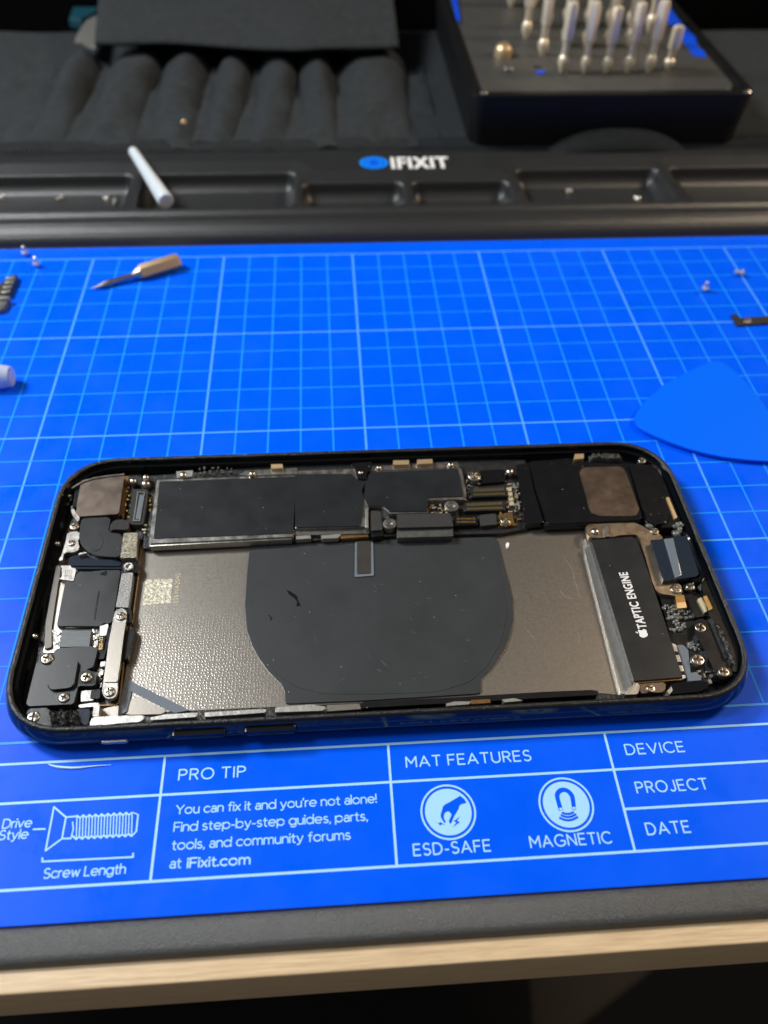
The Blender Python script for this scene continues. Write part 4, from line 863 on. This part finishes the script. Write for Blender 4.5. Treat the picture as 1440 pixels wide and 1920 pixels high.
# ---- right (lower) end
sl('speaker_tape', 'plastic', 3, [(318,128),(378,120),(398,240),(445,395),(358,406),(345,330)], .3, .50, .02, .03)
spc = sl('speaker_cover', 'plastic', 3, [(378,112),(480,106),(570,96),(590,108),(825,116),(845,160),(905,375),(890,385),(462,402),(440,335),(408,240)], .3, .54, .025, .05)
sl('speaker_fold', 'plastic', 3, [(445,390),(470,396),(890,382),(905,392),(450,412)], .3, .50, .03, .0, into=spc)
sl('speaker_plate', 'scratched', 3, [(612,165),(622,145),(640,140),(795,135),(815,142),(830,165),(890,335),(880,360),(860,366),(705,366),(672,352),(655,320)], .53, .56, .01, .05, into=spc)
emd = sl('end_module', 'plastic', 3, [(838,118),(905,128),(965,128),(985,150),(1082,385),(1050,418),(1000,420),(935,372),(905,330),(870,215)], .3, .56, .04, .06)
sl('module_hose', 'plastic', 3, [(915,345),(960,310),(1015,315),(1030,350),(1020,400),(960,405),(925,385)], .4, .62, .07, .08, into=emd)
sl('module_tab', 'brass', 3, [(1015,280),(1028,278),(1068,372),(1055,378)], .4, .60, .02, .01, into=emd)
sl('wall_tab', 'brass', 3, [(590,78),(632,76),(632,98),(588,102)], .4, .66, .01, .01, label='gold contact pad by the far wall')
crumple('crumpled_tape', 'glue', 3, [(655,78),(810,72),(820,108),(660,102)], .66, .10, 14, 6, 5)
cbr = sl('charging_bracket', 'tan', 3, [(640,418),(655,405),(770,400),(870,398),(905,412),(935,430),(985,450),(1002,468),(990,475),(940,478),(955,540),(1002,672),(1030,680),(1062,672),(1085,690),(1092,722),(1070,738),(990,728),(968,712),(950,670),(920,560),(893,475),(880,452),(800,455),(770,462),(700,468),(655,465)], .38, .51, .02, .04)
sl('bracket_step', 'silver', 3, [(718,408),(748,405),(752,460),(728,464)], .45, .55, .04, .01, into=cbr)
port = sl('charging_port', 'navy', 3, [(945,482),(1112,456),(1135,520),(1168,635),(1155,648),(1003,668),(985,615)], .3, .66, .03, .03)
o = slab('port_ridge', 'tape', None, 3, [(1005,472),(1050,466),(1090,640),(1058,656)], .62, .685, .03, .0); o.parent = port
bm = bmesh.new(); pp = Z(3, [(1085,440),(1112,452),(1130,480),(1150,545),(1178,615),(1186,642),(1175,662),(1140,668)], .66); tube(bm, [(x,y,.63) for x, y in pp], .07, 10); o = obj('port_gasket', bm, 'gloss'); o.parent = port
sl('port_foot', 'plastic', 3, [(1090,690),(1140,668),(1165,690),(1150,712),(1105,715)], .3, .48, .02, .03)
tp = sl('vibration_motor', 'film', 3, [(668,478),(858,462),(878,475),(905,545),(990,800),(1000,830),(1092,1116),(866,1134)], .25, .55, .015, .03)
bm = bmesh.new(); a, b = Z1(3,926,888,.555), Z1(3,834,628,.555); write(bm, 'TAPTIC ENGINE', a, b, .235, .555, 1.08, .03); o = obj('motor_lettering', bm, 'ink', smooth=0); o.parent = tp; o.matrix_parent_inverse = tp.matrix_world.inverted() if False else o.matrix_parent_inverse
# apple-shaped mark, in the lettering's own frame (x along the text, y up)
ax = (Vector(b)-Vector(a)).normalized(); ay = Vector((-ax.y,ax.x)); a0 = Vector(Z1(3,936,931,.555))
def AP(pts, k=.27): return [tuple(a0+ax*(x*k)+ay*(y*k)) for x, y in pts]
apple = [(.5,.06),(.38,.0),(.26,.02),(.10,.18),(0,.42),(.02,.64),(.14,.80),(.30,.82),(.5,.75),(.70,.82),(.84,.78),(.90,.70),(.79,.60),(.78,.44),(.85,.30),(.93,.24),(.84,.09),(.73,.0),(.62,.02)]
bm = bmesh.new(); sheet(bm, roundpoly(AP(apple), .02, 3), .5555); sheet(bm, AP([(.48,.84),(.5,.96),(.60,1.06),(.68,1.08),(.66,.95),(.57,.86)]), .5555); o = obj('motor_emblem', bm, 'ink', smooth=0); o.parent = tp
bm = bmesh.new(); prism(bm, Z(3, [(1040,955),(1062,965),(1108,1118),(1092,1126)], .53), .25, .53, .01); o = obj('motor_side', bm, 'bright'); o.parent = tp
bm = bmesh.new()
for t in (.28,.58,.85): 
    p = Vector(Z1(3,1051,960,.533)).lerp(Vector(Z1(3,1100,1122,.533)),t); box(bm, (p.x,p.y,.50), (.10,.10,.034), 0, 0)
o = obj('motor_slot', bm, 'plastic'); o.parent = tp
sl('motor_edge', 'copper', 3, [(866,1136),(1092,1119),(1094,1128),(868,1146)], .3, .50, .01, .0, into=tp)
sl('motor_foot', 'bronze', 3, [(882,1150),(1000,1138),(1015,1150),(1010,1185),(900,1192)], .3, .47, .02, .02)
sl('bay_corner', 'bright', 3, [(838,1170),(880,1140),(895,1155),(885,1195),(820,1198)], .2, .52, .06, .04)
sl('gold_spring', 'gold', 3, [(1058,738),(1098,733),(1112,792),(1066,796)], .35, .50, .03, .01)
sl('spring_hook', 'brass', 3, [(1064,770),(1106,766),(1112,792),(1068,796)], .45, .53, .02, .01)
def blobs(zm, pts, z, n, rmax, seed):
    r = random.Random(seed); A, B, C_, D = [Vector(p) for p in Z(zm, pts, z)]; bm = bmesh.new()
    for _ in range(n):
        u, v = r.random(), r.random(); p = (A*(1-u)+B*u)*(1-v)+(D*(1-u)+C_*u)*v; q = rmax*r.uniform(.5,1)
        m_ = Matrix.Translation((p.x,p.y,z-.06+r.uniform(-.02,.02)))@Matrix.Rotation(r.uniform(0,3),4,'Z')@Matrix.Diagonal((q*1.25,q*.8,q*.75,1)); bmesh.ops.create_icosphere(bm, subdivisions=2, radius=1, matrix=m_)
    o = obj('sealant', bm, 'gel', smooth=180); child(o, ph)
blobs(3, [(1000,775),(1085,780),(1108,895),(1040,895)], .48, 34, .085, 8)
blobs(3, [(1128,940),(1170,945),(1180,985),(1125,990)], .48, 12, .08, 9)
blobs(3, [(925,375),(960,370),(980,410),(930,408)], .60, 9, .10, 10)
blobs(3, [(1065,400),(1105,388),(1106,440),(1058,445)], .60, 12, .10, 11)
blobs(3, [(1168,672),(1192,670),(1210,712),(1184,716)], .55, 7, .10, 12)
sl('end_base', 'plastic', 3, [(985,735),(1120,700),(1180,735),(1300,960),(1330,1060),(1310,1130),(1040,1150),(1105,1120),(1040,950)], .25, .40, .02, .05)
sl('microphone_seat', 'plastic', 3, [(1115,745),(1165,735),(1205,800),(1210,830),(1150,840)], .3, .50, .03, .04)
sl('microphone', 'lettergold', 3, [(1162,752),(1180,745),(1212,805),(1195,815)], .4, .57, .02, .01); sl('microphone_bar', 'gold', 3, [(1188,740),(1204,736),(1232,795),(1216,806)], .4, .62, .02, .01)
sl('end_bracket', 'plastic', 3, [(1145,860),(1165,845),(1200,845),(1222,875),(1330,1065),(1325,1105),(1290,1125),(1250,1110),(1235,1080),(1195,985),(1150,915)], .3, .56, .03, .06)
sl('wall_lip', 'plastic', 3, [(1190,640),(1215,700),(1290,870),(1350,1010),(1350,1090),(1330,1090),(1300,975),(1215,830),(1180,690)], .4, .60, .03, .04)
sl('lip_groove', 'rough_black', 3, [(1215,845),(1232,845),(1305,1020),(1292,1030)], .5, .615, .01, .01)
crumple('crumpled_tape', 'glue', 3, [(1235,860),(1262,858),(1345,1060),(1315,1070)], .64, .08, 5, 20, 13)
sl('flex_tail', 'tape', 3, [(1062,968),(1095,965),(1118,990),(1130,1100),(1105,1108)], .3, .45, .015, .03)
sl('side_tape', 'tape', 3, [(1110,1100),(1160,1092),(1182,1130),(1120,1135)], .3, .52, .02, .02)
sl('corner_tape', 'gloss', 3, [(1028,1150),(1090,1138),(1200,1132),(1215,1165),(1160,1185),(1040,1196),(1020,1180)], .3, .62, .03, .04)
sl('tape_end', 'bright', 3, [(1020,1180),(1040,1158),(1046,1178),(1032,1196)], .3, .63, .01, .0)
clutter('chip_components', 3, 1170,1230,1080,1140, 10, 'graymetal', .42, 31); clutter('chip_components', 3, 1085,1130,790,850, 8, 'gel', .40, 32)
clutter('chip_components', 3, 885,935,480,640, 0, 'gel', .3, 33)
